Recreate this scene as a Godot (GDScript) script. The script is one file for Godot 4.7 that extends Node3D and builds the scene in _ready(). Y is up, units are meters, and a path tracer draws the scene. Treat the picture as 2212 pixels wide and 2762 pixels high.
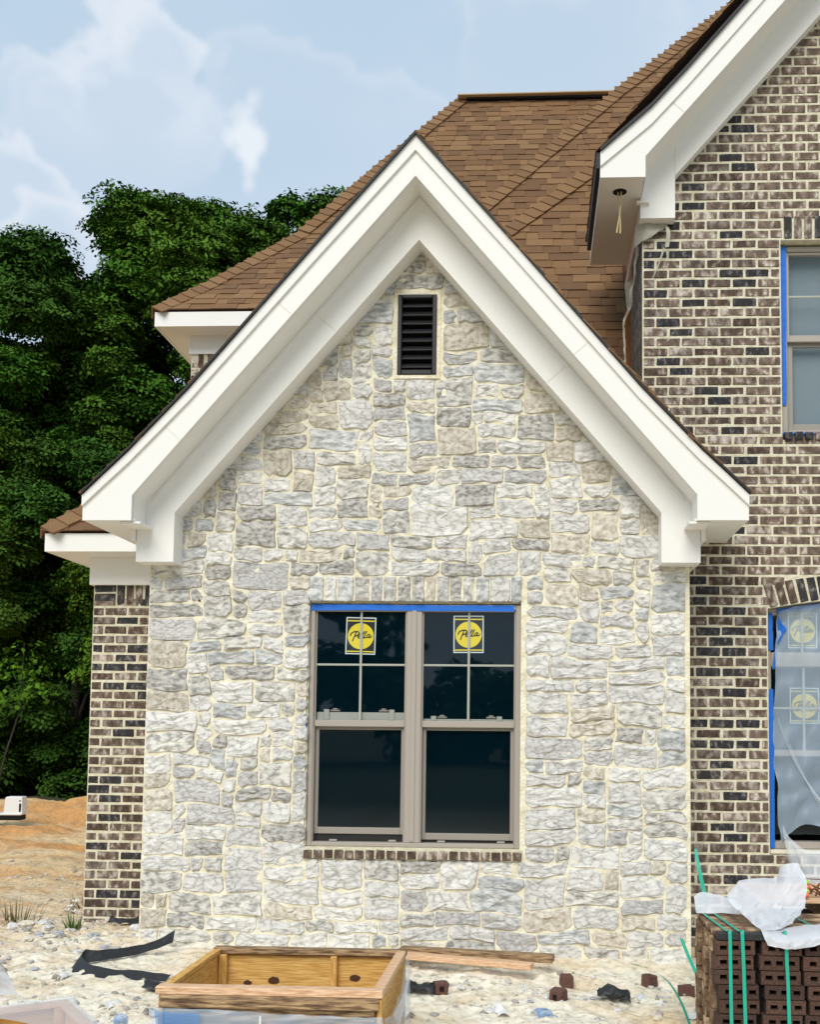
extends Node3D

# ---------------------------------------------------------------- helpers
const CX := -0.885          # centre line of the stone gable
const EXPOSURE := 1.7
var M := {}
var taken := {}
var rng := RandomNumberGenerator.new()
var n1 := FastNoiseLite.new()
var n2 := FastNoiseLite.new()
var unit_box: ArrayMesh
var house: Node3D


class MB:
	var v := PackedVector3Array()
	var n := PackedVector3Array()
	var c := PackedColorArray()
	var col := Color.WHITE
	var colored := false

	func tri_n(a: Vector3, b: Vector3, d: Vector3, want: Vector3) -> void:
		var k := (d - a).cross(b - a)
		if k.length_squared() < 1e-18:
			return
		k = k.normalized()
		if k.dot(want) < 0.0:
			v.push_back(a); v.push_back(d); v.push_back(b)
			k = -k
		else:
			v.push_back(a); v.push_back(b); v.push_back(d)
		for i in 3:
			n.push_back(k)
			if colored:
				c.push_back(col)

	func quad_n(a: Vector3, b: Vector3, d: Vector3, e: Vector3, want: Vector3) -> void:
		tri_n(a, b, d, want)
		tri_n(a, d, e, want)

	func tri_o(a: Vector3, b: Vector3, d: Vector3, o: Vector3) -> void:
		tri_n(a, b, d, (a + b + d) / 3.0 - o)

	func box(center: Vector3, size: Vector3, bev := 0.0, basis := Basis(), jit := 0.0, rg: RandomNumberGenerator = null) -> void:
		var h := size * 0.5
		bev = minf(bev, minf(h.x, minf(h.y, h.z)) * 0.9)
		if bev <= 0.0:
			for ax in 3:
				for s in [-1.0, 1.0]:
					var p := []
					for q in [[-1, -1], [1, -1], [1, 1], [-1, 1]]:
						var w := Vector3()
						w[ax] = s * h[ax]
						w[(ax + 1) % 3] = q[0] * h[(ax + 1) % 3]
						w[(ax + 2) % 3] = q[1] * h[(ax + 2) % 3]
						p.append(center + basis * w)
					quad_n(p[0], p[1], p[2], p[3], (p[0] + p[2]) * 0.5 - center)
			return
		var pt := {}
		for sx in [-1, 1]:
			for sy in [-1, 1]:
				for sz in [-1, 1]:
					for ax in 3:
						var s := Vector3(sx, sy, sz)
						var w := Vector3(sx * (h.x - bev), sy * (h.y - bev), sz * (h.z - bev))
						w[ax] = s[ax] * h[ax]
						if jit > 0.0:
							w += Vector3(rg.randf_range(-jit, jit), rg.randf_range(-jit, jit), rg.randf_range(-jit, jit) * 0.6)
						pt[[sx, sy, sz, ax]] = center + basis * w
		for ax in 3:
			var b1 := (ax + 1) % 3
			var b2 := (ax + 2) % 3
			for s in [-1, 1]:
				var p := []
				for q in [[-1, -1], [1, -1], [1, 1], [-1, 1]]:
					var k := [0, 0, 0]
					k[ax] = s; k[b1] = q[0]; k[b2] = q[1]
					p.append(pt[[k[0], k[1], k[2], ax]])
				quad_n(p[0], p[1], p[2], p[3], (p[0] + p[2]) * 0.5 - center)
			for s1 in [-1, 1]:
				for s2 in [-1, 1]:
					var e := []
					for s in [-1, 1]:
						var k := [0, 0, 0]
						k[ax] = s; k[b1] = s1; k[b2] = s2
						e.append(pt[[k[0], k[1], k[2], b1]])
						e.append(pt[[k[0], k[1], k[2], b2]])
					quad_n(e[0], e[1], e[3], e[2], (e[0] + e[3]) * 0.5 - center)
		for sx in [-1, 1]:
			for sy in [-1, 1]:
				for sz in [-1, 1]:
					tri_o(pt[[sx, sy, sz, 0]], pt[[sx, sy, sz, 1]], pt[[sx, sy, sz, 2]], center)

	func span(a: Vector3, b: Vector3, bev := 0.0) -> void:
		box((a + b) * 0.5, (b - a).abs(), bev)

	func prism(poly: PackedVector2Array, z0: float, z1: float) -> void:
		var ids := Geometry2D.triangulate_polygon(poly)
		for i in range(0, ids.size(), 3):
			var a := poly[ids[i]]
			var b := poly[ids[i + 1]]
			var d := poly[ids[i + 2]]
			tri_n(Vector3(a.x, a.y, z0), Vector3(b.x, b.y, z0), Vector3(d.x, d.y, z0), Vector3(0, 0, z0 - z1))
			tri_n(Vector3(a.x, a.y, z1), Vector3(b.x, b.y, z1), Vector3(d.x, d.y, z1), Vector3(0, 0, z1 - z0))
		var area := 0.0
		for i in poly.size():
			area += poly[i].cross(poly[(i + 1) % poly.size()])
		for i in poly.size():
			var a := poly[i]
			var b := poly[(i + 1) % poly.size()]
			var o := Vector3(b.y - a.y, a.x - b.x, 0) * signf(area)
			quad_n(Vector3(a.x, a.y, z0), Vector3(b.x, b.y, z0), Vector3(b.x, b.y, z1), Vector3(a.x, a.y, z1), o)

	func tube(path: PackedVector3Array, r0: float, r1: float, sides := 7, flat := 1.0) -> void:
		var rings := []
		for i in path.size():
			var t := (path[mini(i + 1, path.size() - 1)] - path[maxi(i - 1, 0)]).normalized()
			var u := t.cross(Vector3(0.13, 0.2, 0.97) if absf(t.z) < 0.9 else Vector3(1, 0.1, 0)).normalized()
			var w := t.cross(u)
			var r := lerpf(r0, r1, float(i) / maxi(path.size() - 1, 1))
			var ring := []
			for k in sides:
				var a := TAU * k / sides
				ring.append(path[i] + u * cos(a) * r + w * sin(a) * r * flat)
			rings.append(ring)
		for i in path.size() - 1:
			var o := (path[i] + path[i + 1]) * 0.5
			for k in sides:
				var m := (k + 1) % sides
				var a: Vector3 = rings[i][k]
				quad_n(a, rings[i][m], rings[i + 1][m], rings[i + 1][k], (a + rings[i + 1][m]) * 0.5 - o)
		for e in [0, path.size() - 1]:
			for k in sides:
				tri_n(path[e], rings[e][k], rings[e][(k + 1) % sides], path[e] - path[1 if e == 0 else e - 1])

	func arrays() -> Array:
		var a := []
		a.resize(Mesh.ARRAY_MAX)
		a[Mesh.ARRAY_VERTEX] = v
		a[Mesh.ARRAY_NORMAL] = n
		if colored:
			a[Mesh.ARRAY_COLOR] = c
		return a

	func mesh(m: Material) -> ArrayMesh:
		var am := ArrayMesh.new()
		am.add_surface_from_arrays(Mesh.PRIMITIVE_TRIANGLES, arrays())
		if m:
			am.surface_set_material(0, m)
		return am


func numbered(called: String) -> String:
	taken[called] = taken.get(called, 0) + 1
	return called if taken[called] == 1 else "%s_%03d" % [called, taken[called] - 1]


func tag(o: Node3D, label: String, category: String, group := "") -> Node3D:
	o.set_meta("label", label)
	o.set_meta("category", category)
	if group:
		o.set_meta("group", group)
	return o


func thing(called: String, label: String, category: String, at := Vector3.ZERO, turn := 0.0, group := "") -> Node3D:
	var o := Node3D.new()
	o.name = numbered(called)
	add_child(o)
	o.position = at
	o.rotation.y = turn
	return tag(o, label, category, group)


func put(called: String, parent: Node3D, mesh: Mesh, m: Material = null) -> MeshInstance3D:
	var o := MeshInstance3D.new()
	o.name = numbered(called) if parent == self else called
	o.mesh = mesh
	if m:
		o.material_override = m
	parent.add_child(o, true)
	return o


func part(called: String, parent: Node3D, mb: MB, m: Material) -> MeshInstance3D:
	return put(called, parent, mb.mesh(m))


func bx(called: String, parent: Node3D, a: Vector3, b: Vector3, m: Material, bev := 0.0) -> MeshInstance3D:
	var mb := MB.new()
	mb.span(a, b, bev)
	return part(called, parent, mb, m)


func pane_mesh(x0: float, x1: float, y0: float, y1: float, z: float, m: Material) -> ArrayMesh:
	var mb := MB.new()
	mb.quad_n(Vector3(x0, y0, z), Vector3(x0, y1, z), Vector3(x1, y1, z), Vector3(x1, y0, z), Vector3(0, 0, 1))
	return mb.mesh(m)


func group_node(called: String, parent: Node3D) -> Node3D:
	var o := Node3D.new()
	o.name = called
	parent.add_child(o, true)
	return o


func R(a: float, b: float) -> float:
	return rng.randf_range(a, b)


# ---------------------------------------------------------------- materials
func noise(sd: int, freq: float, octaves := 4, kind := FastNoiseLite.TYPE_SIMPLEX, fractal := FastNoiseLite.FRACTAL_FBM, warp := 0.0) -> FastNoiseLite:
	var n := FastNoiseLite.new()
	n.seed = sd
	n.frequency = freq
	n.noise_type = kind
	n.fractal_type = fractal
	n.fractal_octaves = octaves
	if warp > 0.0:
		n.domain_warp_enabled = true
		n.domain_warp_amplitude = warp
		n.domain_warp_frequency = freq * 1.5
	return n


func ntex(n: FastNoiseLite, ramp := [], size := 512) -> NoiseTexture2D:
	var t := NoiseTexture2D.new()
	t.width = size
	t.height = size
	t.seamless = true
	t.noise = n
	if ramp:
		var g := Gradient.new()
		var off := PackedFloat32Array()
		var cols := PackedColorArray()
		for r in ramp:
			off.append(r[0])
			cols.append(r[1])
		g.offsets = off
		g.colors = cols
		t.color_ramp = g
	return t


func grey(a: float) -> Color:
	return Color(a, a, a)


func mat(c: Color, rough := 0.8, tex: Texture2D = null, scale := Vector3.ONE, bump: Texture2D = null, depth := 0.4, offset := Vector3.ZERO) -> StandardMaterial3D:
	var m := StandardMaterial3D.new()
	m.albedo_color = c
	m.roughness = rough
	m.uv1_triplanar = true
	m.uv1_world_triplanar = true
	m.uv1_scale = scale
	m.uv1_offset = offset
	if tex:
		m.albedo_texture = tex
	if bump:
		m.heightmap_enabled = true
		m.heightmap_texture = bump
		m.heightmap_scale = depth
	return m


func clear(c: Color, rough: float) -> StandardMaterial3D:
	var m := StandardMaterial3D.new()
	m.albedo_color = c
	m.roughness = rough
	m.transparency = BaseMaterial3D.TRANSPARENCY_ALPHA
	m.cull_mode = BaseMaterial3D.CULL_DISABLED
	return m


func make_materials() -> void:
	var rough_b := ntex(noise(3, 0.02, 5))
	var fine_b := ntex(noise(4, 0.06, 4))
	var rock_b := ntex(noise(5, 0.022, 5, FastNoiseLite.TYPE_SIMPLEX, FastNoiseLite.FRACTAL_RIDGED, 14.0))
	var veins := ntex(noise(6, 0.016, 6, FastNoiseLite.TYPE_SIMPLEX, FastNoiseLite.FRACTAL_RIDGED, 18.0), [[0.0, Color(0.93, 0.928, 0.922)], [0.34, Color(0.89, 0.89, 0.886)], [0.55, Color(0.835, 0.837, 0.835)], [0.74, Color(0.71, 0.715, 0.72)], [1.0, Color(0.48, 0.485, 0.495)]])
	var mottle := ntex(noise(7, 0.024, 6, FastNoiseLite.TYPE_SIMPLEX, FastNoiseLite.FRACTAL_FBM, 16.0), [[0.0, Color(0.46, 0.465, 0.47)], [0.3, Color(0.65, 0.652, 0.652)], [0.45, Color(0.785, 0.785, 0.782)], [0.6, Color(0.86, 0.858, 0.85)], [1.0, Color(0.92, 0.917, 0.905)]])
	var tan_v := ntex(noise(8, 0.03, 6, FastNoiseLite.TYPE_SIMPLEX, FastNoiseLite.FRACTAL_FBM, 20.0), [[0.0, Color(0.60, 0.565, 0.51)], [0.34, Color(0.765, 0.745, 0.70)], [0.55, Color(0.845, 0.833, 0.80)], [1.0, Color(0.92, 0.91, 0.885)]])
	var banded := ntex(noise(9, 0.02, 5, FastNoiseLite.TYPE_SIMPLEX, FastNoiseLite.FRACTAL_FBM, 8.0), [[0.0, Color(0.53, 0.55, 0.56)], [0.36, Color(0.70, 0.715, 0.72)], [0.58, Color(0.81, 0.82, 0.82)], [1.0, Color(0.91, 0.912, 0.908)]])
	var stones := []
	for k in 4:
		stones.append(mat(Color(1.0 - 0.045 * k, 0.987 - 0.045 * k, 0.96 - 0.04 * k), 0.9, veins, Vector3(0.8, 1.5, 1) * (1.0 + 0.17 * k), rock_b, 0.28, Vector3(0.31 * k, 0.17 * k, 0)))
	for k in 3:
		stones.append(mat(Color(1.0 - 0.06 * k, 0.985 - 0.06 * k, 0.95 - 0.055 * k), 0.9, mottle, Vector3(0.75, 1.35, 1) * (0.95 + 0.2 * k), rock_b, 0.28, Vector3(0.5 * k, 0.27 * k, 0)))
	for k in 2:
		stones.append(mat(Color(1.0 - 0.06 * k, 0.99 - 0.06 * k, 0.975 - 0.055 * k), 0.88, banded, Vector3(0.8, 1.9, 1), rock_b, 0.28, Vector3(0.4 * k, 0.3 * k, 0)))
	for k in 2:
		stones.append(mat(Color(0.98 - 0.05 * k, 0.96 - 0.05 * k, 0.93 - 0.05 * k), 0.9, tan_v, Vector3.ONE * (1.0 + 0.2 * k), rock_b, 0.28, Vector3(0.6 * k, 0.1, 0)))
	M.stones = stones
	var mortar_t := ntex(noise(11, 0.012, 5), [[0.0, Color(0.835, 0.79, 0.67)], [0.5, Color(0.91, 0.88, 0.775)], [1.0, Color(0.953, 0.935, 0.86)]])
	M.stone_mortar = mat(Color(1, 1, 1), 0.95, mortar_t, Vector3.ONE, fine_b, 0.5)
	M.brick_mortar = mat(Color(0.95, 0.95, 0.945), 0.95, mortar_t, Vector3.ONE * 1.7, fine_b, 0.5)
	var brick_brown := ntex(noise(12, 0.014, 6, FastNoiseLite.TYPE_SIMPLEX, FastNoiseLite.FRACTAL_FBM, 20.0), [[0.0, Color(0.32, 0.265, 0.225)], [0.44, Color(0.45, 0.385, 0.335)], [0.6, Color(0.52, 0.455, 0.40)], [0.72, Color(0.64, 0.585, 0.53)], [0.86, Color(0.79, 0.75, 0.695)], [1.0, Color(0.88, 0.85, 0.80)]])
	var brick_smear := ntex(noise(13, 0.012, 6, FastNoiseLite.TYPE_SIMPLEX, FastNoiseLite.FRACTAL_FBM, 22.0), [[0.0, Color(0.36, 0.305, 0.265)], [0.34, Color(0.48, 0.42, 0.375)], [0.5, Color(0.60, 0.55, 0.505)], [0.66, Color(0.74, 0.70, 0.655)], [1.0, Color(0.90, 0.875, 0.83)]])
	var brick_dark := ntex(noise(14, 0.016, 6, FastNoiseLite.TYPE_SIMPLEX, FastNoiseLite.FRACTAL_FBM, 16.0), [[0.0, Color(0.13, 0.128, 0.13)], [0.5, Color(0.20, 0.192, 0.19)], [0.66, Color(0.30, 0.28, 0.27)], [0.8, Color(0.43, 0.41, 0.40)], [1.0, Color(0.66, 0.64, 0.61)]])
	M.bricks_brown = []
	M.bricks_smear = []
	M.bricks_dark = []
	for k in 7:
		var sc := Vector3(1.5, 0.9, 1.2) * (1.0 + 0.13 * (k % 4))
		var of := Vector3(0.37 * k, 0.61 * k, 0)
		M.bricks_brown.append(mat(Color(1, 1, 1).lerp(Color(0.72, 0.69, 0.67), 0.167 * k), 0.92, brick_brown, sc, fine_b, 0.5, of))
		M.bricks_smear.append(mat(Color(1, 0.99, 0.98).lerp(Color(0.70, 0.68, 0.67), 0.167 * k), 0.92, brick_smear, sc, fine_b, 0.5, of))
		M.bricks_dark.append(mat(Color(1, 1, 1.0).lerp(Color(0.80, 0.80, 0.86), 0.167 * k), 0.8, brick_dark, sc, fine_b, 0.5, of))
	var paint_b := ntex(noise(15, 0.004, 3))
	M.white = mat(Color(0.925, 0.917, 0.895), 0.55, null, Vector3.ONE, paint_b, 0.06)
	M.cream = mat(Color(0.90, 0.88, 0.83), 0.65, null, Vector3.ONE, paint_b, 0.06)
	M.caulk = mat(Color(0.86, 0.83, 0.74), 0.8)
	var granule := ntex(noise(16, 0.12, 3), [[0.0, Color(0.62, 0.60, 0.58)], [0.5, Color(0.86, 0.85, 0.84)], [1.0, Color(1, 1, 1)]], 256)
	M.shingles = []
	for k in 6:
		var base: Color = [Color(0.50, 0.345, 0.245), Color(0.555, 0.39, 0.275), Color(0.46, 0.31, 0.225), Color(0.595, 0.43, 0.31), Color(0.525, 0.36, 0.25), Color(0.425, 0.29, 0.215)][k]
		base = base.lerp(Color(0.51, 0.355, 0.25), 0.42)
		M.shingles.append(mat(base * Color(1.12, 1.22, 1.17), 0.95, granule, Vector3.ONE * 2.5, fine_b, 0.25))
	M.shingle_stuff = mat(Color(1, 1, 1), 0.95, granule, Vector3.ONE * 2.5, fine_b, 0.25)
	M.shingle_stuff.vertex_color_use_as_albedo = true
	M.deck = mat(Color(0.33, 0.225, 0.16), 0.95)
	M.drip = mat(Color(0.085, 0.08, 0.08), 0.6)
	M.frame = mat(Color(0.66, 0.625, 0.58), 0.45)
	M.sash = mat(Color(0.60, 0.57, 0.53), 0.45)
	M.muntin = mat(Color(0.66, 0.665, 0.62), 0.5)
	M.track = mat(Color(0.10, 0.10, 0.10), 0.6)
	M.black_vent = mat(Color(0.10, 0.105, 0.115), 0.55)
	var g := StandardMaterial3D.new()
	g.albedo_color = Color(0.10, 0.34, 0.44, 0.07)
	g.roughness = 0.02
	g.metallic_specular = 0.5
	g.transparency = BaseMaterial3D.TRANSPARENCY_ALPHA
	M.glass = g
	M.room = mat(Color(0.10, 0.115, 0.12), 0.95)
	M.room_pale = mat(Color(0.50, 0.56, 0.58), 0.95)
	M.tape = mat(Color(0.04, 0.41, 0.80), 0.6, null, Vector3.ONE, rough_b, 0.25)
	M.yellow = mat(Color(0.91, 0.83, 0.10), 0.6)
	M.sticker_black = mat(Color(0.05, 0.055, 0.06), 0.5)
	M.sticker_white = mat(Color(0.86, 0.90, 0.88), 0.5)
	M.wrap = mat(Color(0.70, 0.685, 0.62), 0.7)
	var grain := noise(17, 0.02, 4, FastNoiseLite.TYPE_SIMPLEX, FastNoiseLite.FRACTAL_FBM, 10.0)
	var grain_t := ntex(grain, [[0.0, Color(0.70, 0.54, 0.29)], [0.42, Color(0.82, 0.67, 0.39)], [0.6, Color(0.86, 0.73, 0.46)], [1.0, Color(0.92, 0.82, 0.58)]])
	var grain_old := ntex(noise(18, 0.012, 5, FastNoiseLite.TYPE_SIMPLEX, FastNoiseLite.FRACTAL_FBM, 14.0), [[0.0, Color(0.26, 0.19, 0.13)], [0.36, Color(0.46, 0.36, 0.26)], [0.6, Color(0.64, 0.52, 0.38)], [1.0, Color(0.80, 0.69, 0.52)]])
	M.wood_x = mat(Color(0.98, 0.93, 0.84), 0.7, grain_t, Vector3(0.5, 9, 9), fine_b, 0.1)
	M.wood_y = mat(Color(0.97, 0.90, 0.80), 0.7, grain_t, Vector3(7, 0.7, 7), fine_b, 0.1)
	M.wood_z = mat(Color(1.0, 0.93, 0.82), 0.7, grain_t, Vector3(7, 7, 0.7), fine_b, 0.1)
	M.wood_old = mat(Color(1, 1, 1), 0.85, grain_old, Vector3(0.8, 7, 7), fine_b, 0.2)
	M.wood_pale = mat(Color(1.0, 0.95, 0.92), 0.75, ntex(noise(19, 0.02, 4), [[0.0, Color(0.72, 0.56, 0.42)], [0.5, Color(0.86, 0.74, 0.60)], [1.0, Color(0.94, 0.87, 0.77)]]), Vector3(0.7, 7, 7), fine_b, 0.1)
	M.knot = mat(Color(0.28, 0.15, 0.07), 0.7)
	M.film = clear(Color(0.78, 0.86, 0.93, 0.38), 0.35)
	M.film_thin = clear(Color(0.80, 0.86, 0.90, 0.22), 0.3)
	M.film_fold = clear(Color(0.90, 0.93, 0.96, 0.42), 0.4)
	M.film_pale = clear(Color(0.86, 0.86, 0.88, 0.62), 0.4)
	M.film_blue = clear(Color(0.22, 0.55, 0.82, 0.5), 0.4)
	M.tarp = clear(Color(0.84, 0.85, 0.87, 0.80), 0.45)
	M.plastic_white = mat(Color(0.88, 0.88, 0.87), 0.4)
	M.black_sheet = mat(Color(0.13, 0.14, 0.15), 0.55, null, Vector3.ONE, rough_b, 0.5)
	M.strap = mat(Color(0.10, 0.66, 0.55), 0.45)
	M.pack_brick = [mat(Color(0.36, 0.26, 0.215), 0.9, granule, Vector3.ONE * 2, fine_b, 0.3), mat(Color(0.31, 0.225, 0.19), 0.9, granule, Vector3.ONE * 2, fine_b, 0.3), mat(Color(0.40, 0.29, 0.24), 0.9, granule, Vector3.ONE * 2, fine_b, 0.3)]
	M.pack_side = [mat(Color(0.80, 0.70, 0.60), 0.9, brick_smear, Vector3.ONE, fine_b, 0.4), mat(Color(1.0, 0.90, 0.76), 0.9, brick_smear, Vector3.ONE, fine_b, 0.4), mat(Color(1.0, 0.93, 0.80), 0.9, brick_brown, Vector3.ONE, fine_b, 0.4)]
	M.hole = mat(Color(0.03, 0.025, 0.02), 0.95)
	M.red_brick = mat(Color(0.46, 0.32, 0.285), 0.9, granule, Vector3.ONE * 2, fine_b, 0.4)
	M.chip = [mat(Color(0.97, 0.97, 0.97), 0.9, veins, Vector3.ONE * 2, rock_b, 0.4), mat(Color(0.85, 0.86, 0.88), 0.9, mottle, Vector3(0.75, 1.35, 1) * 2, rock_b, 0.4), mat(Color(1.0, 0.96, 0.88), 0.9, veins, Vector3.ONE * 2, rock_b, 0.4)]
	var bark := ntex(noise(21, 0.03, 4), [[0.0, Color(0.16, 0.15, 0.13)], [0.5, Color(0.36, 0.35, 0.32)], [1.0, Color(0.56, 0.56, 0.53)]], 256)
	M.bark = mat(Color(0.62, 0.60, 0.56), 0.95, bark, Vector3(1.5, 0.4, 1.5), rough_b, 1.0)
	M.leaf = StandardMaterial3D.new()
	M.leaf.vertex_color_use_as_albedo = true
	M.leaf.roughness = 0.85
	M.leaf.metallic_specular = 0.2
	M.leaf.cull_mode = BaseMaterial3D.CULL_DISABLED
	M.leaf.backlight_enabled = true
	M.leaf.backlight = Color(0.16, 0.16, 0.16)
	var soil_b := ntex(noise(22, 0.02, 6))
	var soil_t := ntex(noise(23, 0.03, 6), [[0.0, Color(0.78, 0.74, 0.68)], [0.38, Color(0.94, 0.925, 0.90)], [1.0, Color(1, 1, 1)]])
	M.soil = mat(Color(1, 1, 1), 0.97, soil_t, Vector3.ONE * 0.8, soil_b, 1.3)
	M.soil.vertex_color_use_as_albedo = true
	M.gravel = mat(Color(1, 1, 1), 0.95)
	M.gravel.vertex_color_use_as_albedo = true
	M.vine = mat(Color(0.42, 0.24, 0.14), 0.9)
	M.orange = mat(Color(0.92, 0.45, 0.28), 0.7)
	M.lime = mat(Color(0.62, 0.80, 0.25), 0.7)
	M.wire = mat(Color(0.80, 0.72, 0.52), 0.5)
	M.felt = mat(Color(0.86, 0.80, 0.74), 0.9, rough_b, Vector3(6, 0.7, 6), rough_b, 2.0)
	M.stud = mat(Color(0.62, 0.45, 0.28), 0.8, grain_t, Vector3(7, 0.7, 7))
	M.petal = mat(Color(0.92, 0.92, 0.90), 0.6)


# ---------------------------------------------------------------- sky
func make_sky() -> PanoramaSkyMaterial:
	var w := 2048
	var h := 1024
	var data := PackedFloat32Array()
	data.resize(w * h * 3)
	var big := noise(41, 1.6, 5, FastNoiseLite.TYPE_SIMPLEX)
	var puff := noise(42, 9.0, 6, FastNoiseLite.TYPE_SIMPLEX)
	# towering clouds: azimuth, elevation, half width, half height (degrees)
	var heaps := [[-22.6, 28.6, 5.2, 4.2, 0.8], [-12.0, 30.5, 7.0, 3.0, 0.35], [2.0, 33.0, 8.0, 3.5, 0.3], [-22.3, 28.9, 3.9, 3.6, 0.85], [-20.6, 31.3, 2.3, 1.9, 0.95], [-26.2, 29.2, 2.6, 1.9, 0.55], [-27.2, 24.2, 3.2, 2.9, 1.0], [-25.0, 22.6, 2.6, 2.2, 1.0]]
	for k in 26:
		var az := -180.0 + 360.0 * k / 26.0 + R(-5, 5)
		if az > -34.0 and az < 22.0:
			continue
		heaps.append([az, R(14, 36), R(3, 8), R(2, 4), R(0.5, 1.0)])
	var inv := 1.0 / EXPOSURE
	for j in h:
		var el := 90.0 - 180.0 * (j + 0.5) / h
		if el < -2.0:
			for i in w:
				var o := (j * w + i) * 3
				data[o] = 0.34 * inv; data[o + 1] = 0.31 * inv; data[o + 2] = 0.25 * inv
			continue
		var up := clampf(el / 60.0, 0.0, 1.0)
		var base := Vector3(0.62, 0.735, 0.89).lerp(Vector3(0.455, 0.61, 0.755), pow(up, 0.75))
		var ce := cos(deg_to_rad(el))
		var se := sin(deg_to_rad(el))
		for i in w:
			var az := 360.0 * (i + 0.5) / w
			if az > 180.0:
				az -= 360.0
			var ar := deg_to_rad(az)
			var d := Vector3(sin(ar) * ce, se, -cos(ar) * ce)
			var veil := big.get_noise_3d(d.x, d.y * 1.6, d.z) * 0.5 + 0.5
			var c := base.lerp(Vector3(0.64, 0.745, 0.885), clampf((veil - 0.30) * 1.9, 0.0, 0.95))
			if el > 6.0 and el < 48.0:
				var fuzz := puff.get_noise_3d(d.x, d.y * 1.3, d.z)
				for q in heaps:
					var dx: float = az - q[0]
					if dx > 180.0: dx -= 360.0
					if dx < -180.0: dx += 360.0
					if absf(dx) > q[2] * 1.7:
						continue
					var dy: float = el - q[1]
					if absf(dy) > q[3] * 1.9:
						continue
					var r := sqrt(dx * dx / (q[2] * q[2]) + dy * dy / (q[3] * q[3]) * (1.0 if dy > 0.0 else 0.5)) + fuzz * 0.75
					var inside := clampf((1.0 - r) * 7.0, 0.0, 1.0)
					if inside <= 0.0:
						continue
					# bright rim on the lit top, blue-grey body that fades out below
					var rim := clampf((r - 0.55) * 2.2, 0.0, 1.0) * clampf(dy / q[3] + 0.55, 0.0, 1.0)
					var fade: float = inside * q[4] * 0.9 * clampf(1.0 + dy / q[3] * 0.75, 0.0, 1.0)
					c = c.lerp(Vector3(0.605, 0.715, 0.845).lerp(Vector3(0.84, 0.885, 0.955), rim), fade)
				# the bright tear in the cloud deck
				var tx := (az + 15.7) / 0.95
				var ty := (el - 28.7) / 1.5
				var tr := sqrt(tx * tx * (1.0 + clampf(-ty, 0.0, 2.0) * 2.2) + ty * ty) + fuzz * 1.6
				var tear := clampf((1.0 - tr) * 2.2, 0.0, 1.0)
				c = c.lerp(Vector3(0.86, 0.91, 0.965), tear * 0.85)
			var o := (j * w + i) * 3
			data[o] = c.x * inv; data[o + 1] = c.y * inv; data[o + 2] = c.z * inv
	var im := Image.create_from_data(w, h, false, Image.FORMAT_RGBF, data.to_byte_array())
	var m := PanoramaSkyMaterial.new()
	m.panorama = ImageTexture.create_from_image(im)
	return m


# ---------------------------------------------------------------- stone wall
func in_opening(x: float, y: float) -> bool:
	return (x > -1.72 and x < -0.08 and y > 0.665 and y < 2.80) or (x > -1.09 and x < -0.735 and y > 4.325 and y < 5.005)


func edge_room(x: float, y: float) -> float:
	var d := 1.0
	for r in [[-1.72, -0.08, 0.665, 2.80], [-1.09, -0.735, 4.325, 5.005]]:
		var ox := maxf(maxf(r[0] - x, x - r[1]), 0.0)
		var oy := maxf(maxf(r[2] - y, y - r[3]), 0.0)
		d = minf(d, sqrt(ox * ox + oy * oy))
	d = minf(d, minf(absf(x + 2.95), absf(x - 1.165)))
	return d


func warp(p: Vector2) -> Vector2:
	var k := clampf(edge_room(p.x, p.y) / 0.16, 0.0, 1.0)
	return p + Vector2(n1.get_noise_2d(p.x, p.y) * 0.055, n1.get_noise_2d(p.x + 31.0, p.y - 17.0) * 0.06 + n2.get_noise_2d(p.x, p.y) * 0.02) * k


func stone_outline(a: Vector2, b: Vector2, jit := 1.0) -> PackedVector2Array:
	var m := R(0.0035, 0.0085)
	a += Vector2(m, m)
	b -= Vector2(m, m)
	var w := b.x - a.x
	var h := b.y - a.y
	var cut := []
	for i in 4:
		cut.append(minf(R(0.003, 0.010) if rng.randf() < 0.6 else R(0.014, 0.05), minf(w, h) * 0.42) * jit)
	var p := PackedVector2Array()
	var j := 0.009 * jit
	# bottom, right, top, left
	p.append(Vector2(a.x + cut[0], a.y))
	for i in range(1, 4):
		p.append(Vector2(lerpf(a.x, b.x, i / 4.0) + R(-0.02, 0.02) * jit, a.y + R(-j, j)))
	p.append(Vector2(b.x - cut[1], a.y))
	p.append(Vector2(b.x, a.y + cut[1] * R(0.6, 1.2)))
	p.append(Vector2(b.x + R(-j, j), (a.y + b.y) * 0.5))
	p.append(Vector2(b.x, b.y - cut[2]))
	p.append(Vector2(b.x - cut[2] * R(0.7, 1.5), b.y))
	for i in range(3, 0, -1):
		p.append(Vector2(lerpf(a.x, b.x, i / 4.0) + R(-0.02, 0.02) * jit, b.y + R(-j, j)))
	p.append(Vector2(a.x + cut[3], b.y))
	p.append(Vector2(a.x, b.y - cut[3] * R(0.6, 1.2)))
	p.append(Vector2(a.x + R(-j, j), (a.y + b.y) * 0.5))
	p.append(Vector2(a.x, a.y + cut[0]))
	return p


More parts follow.
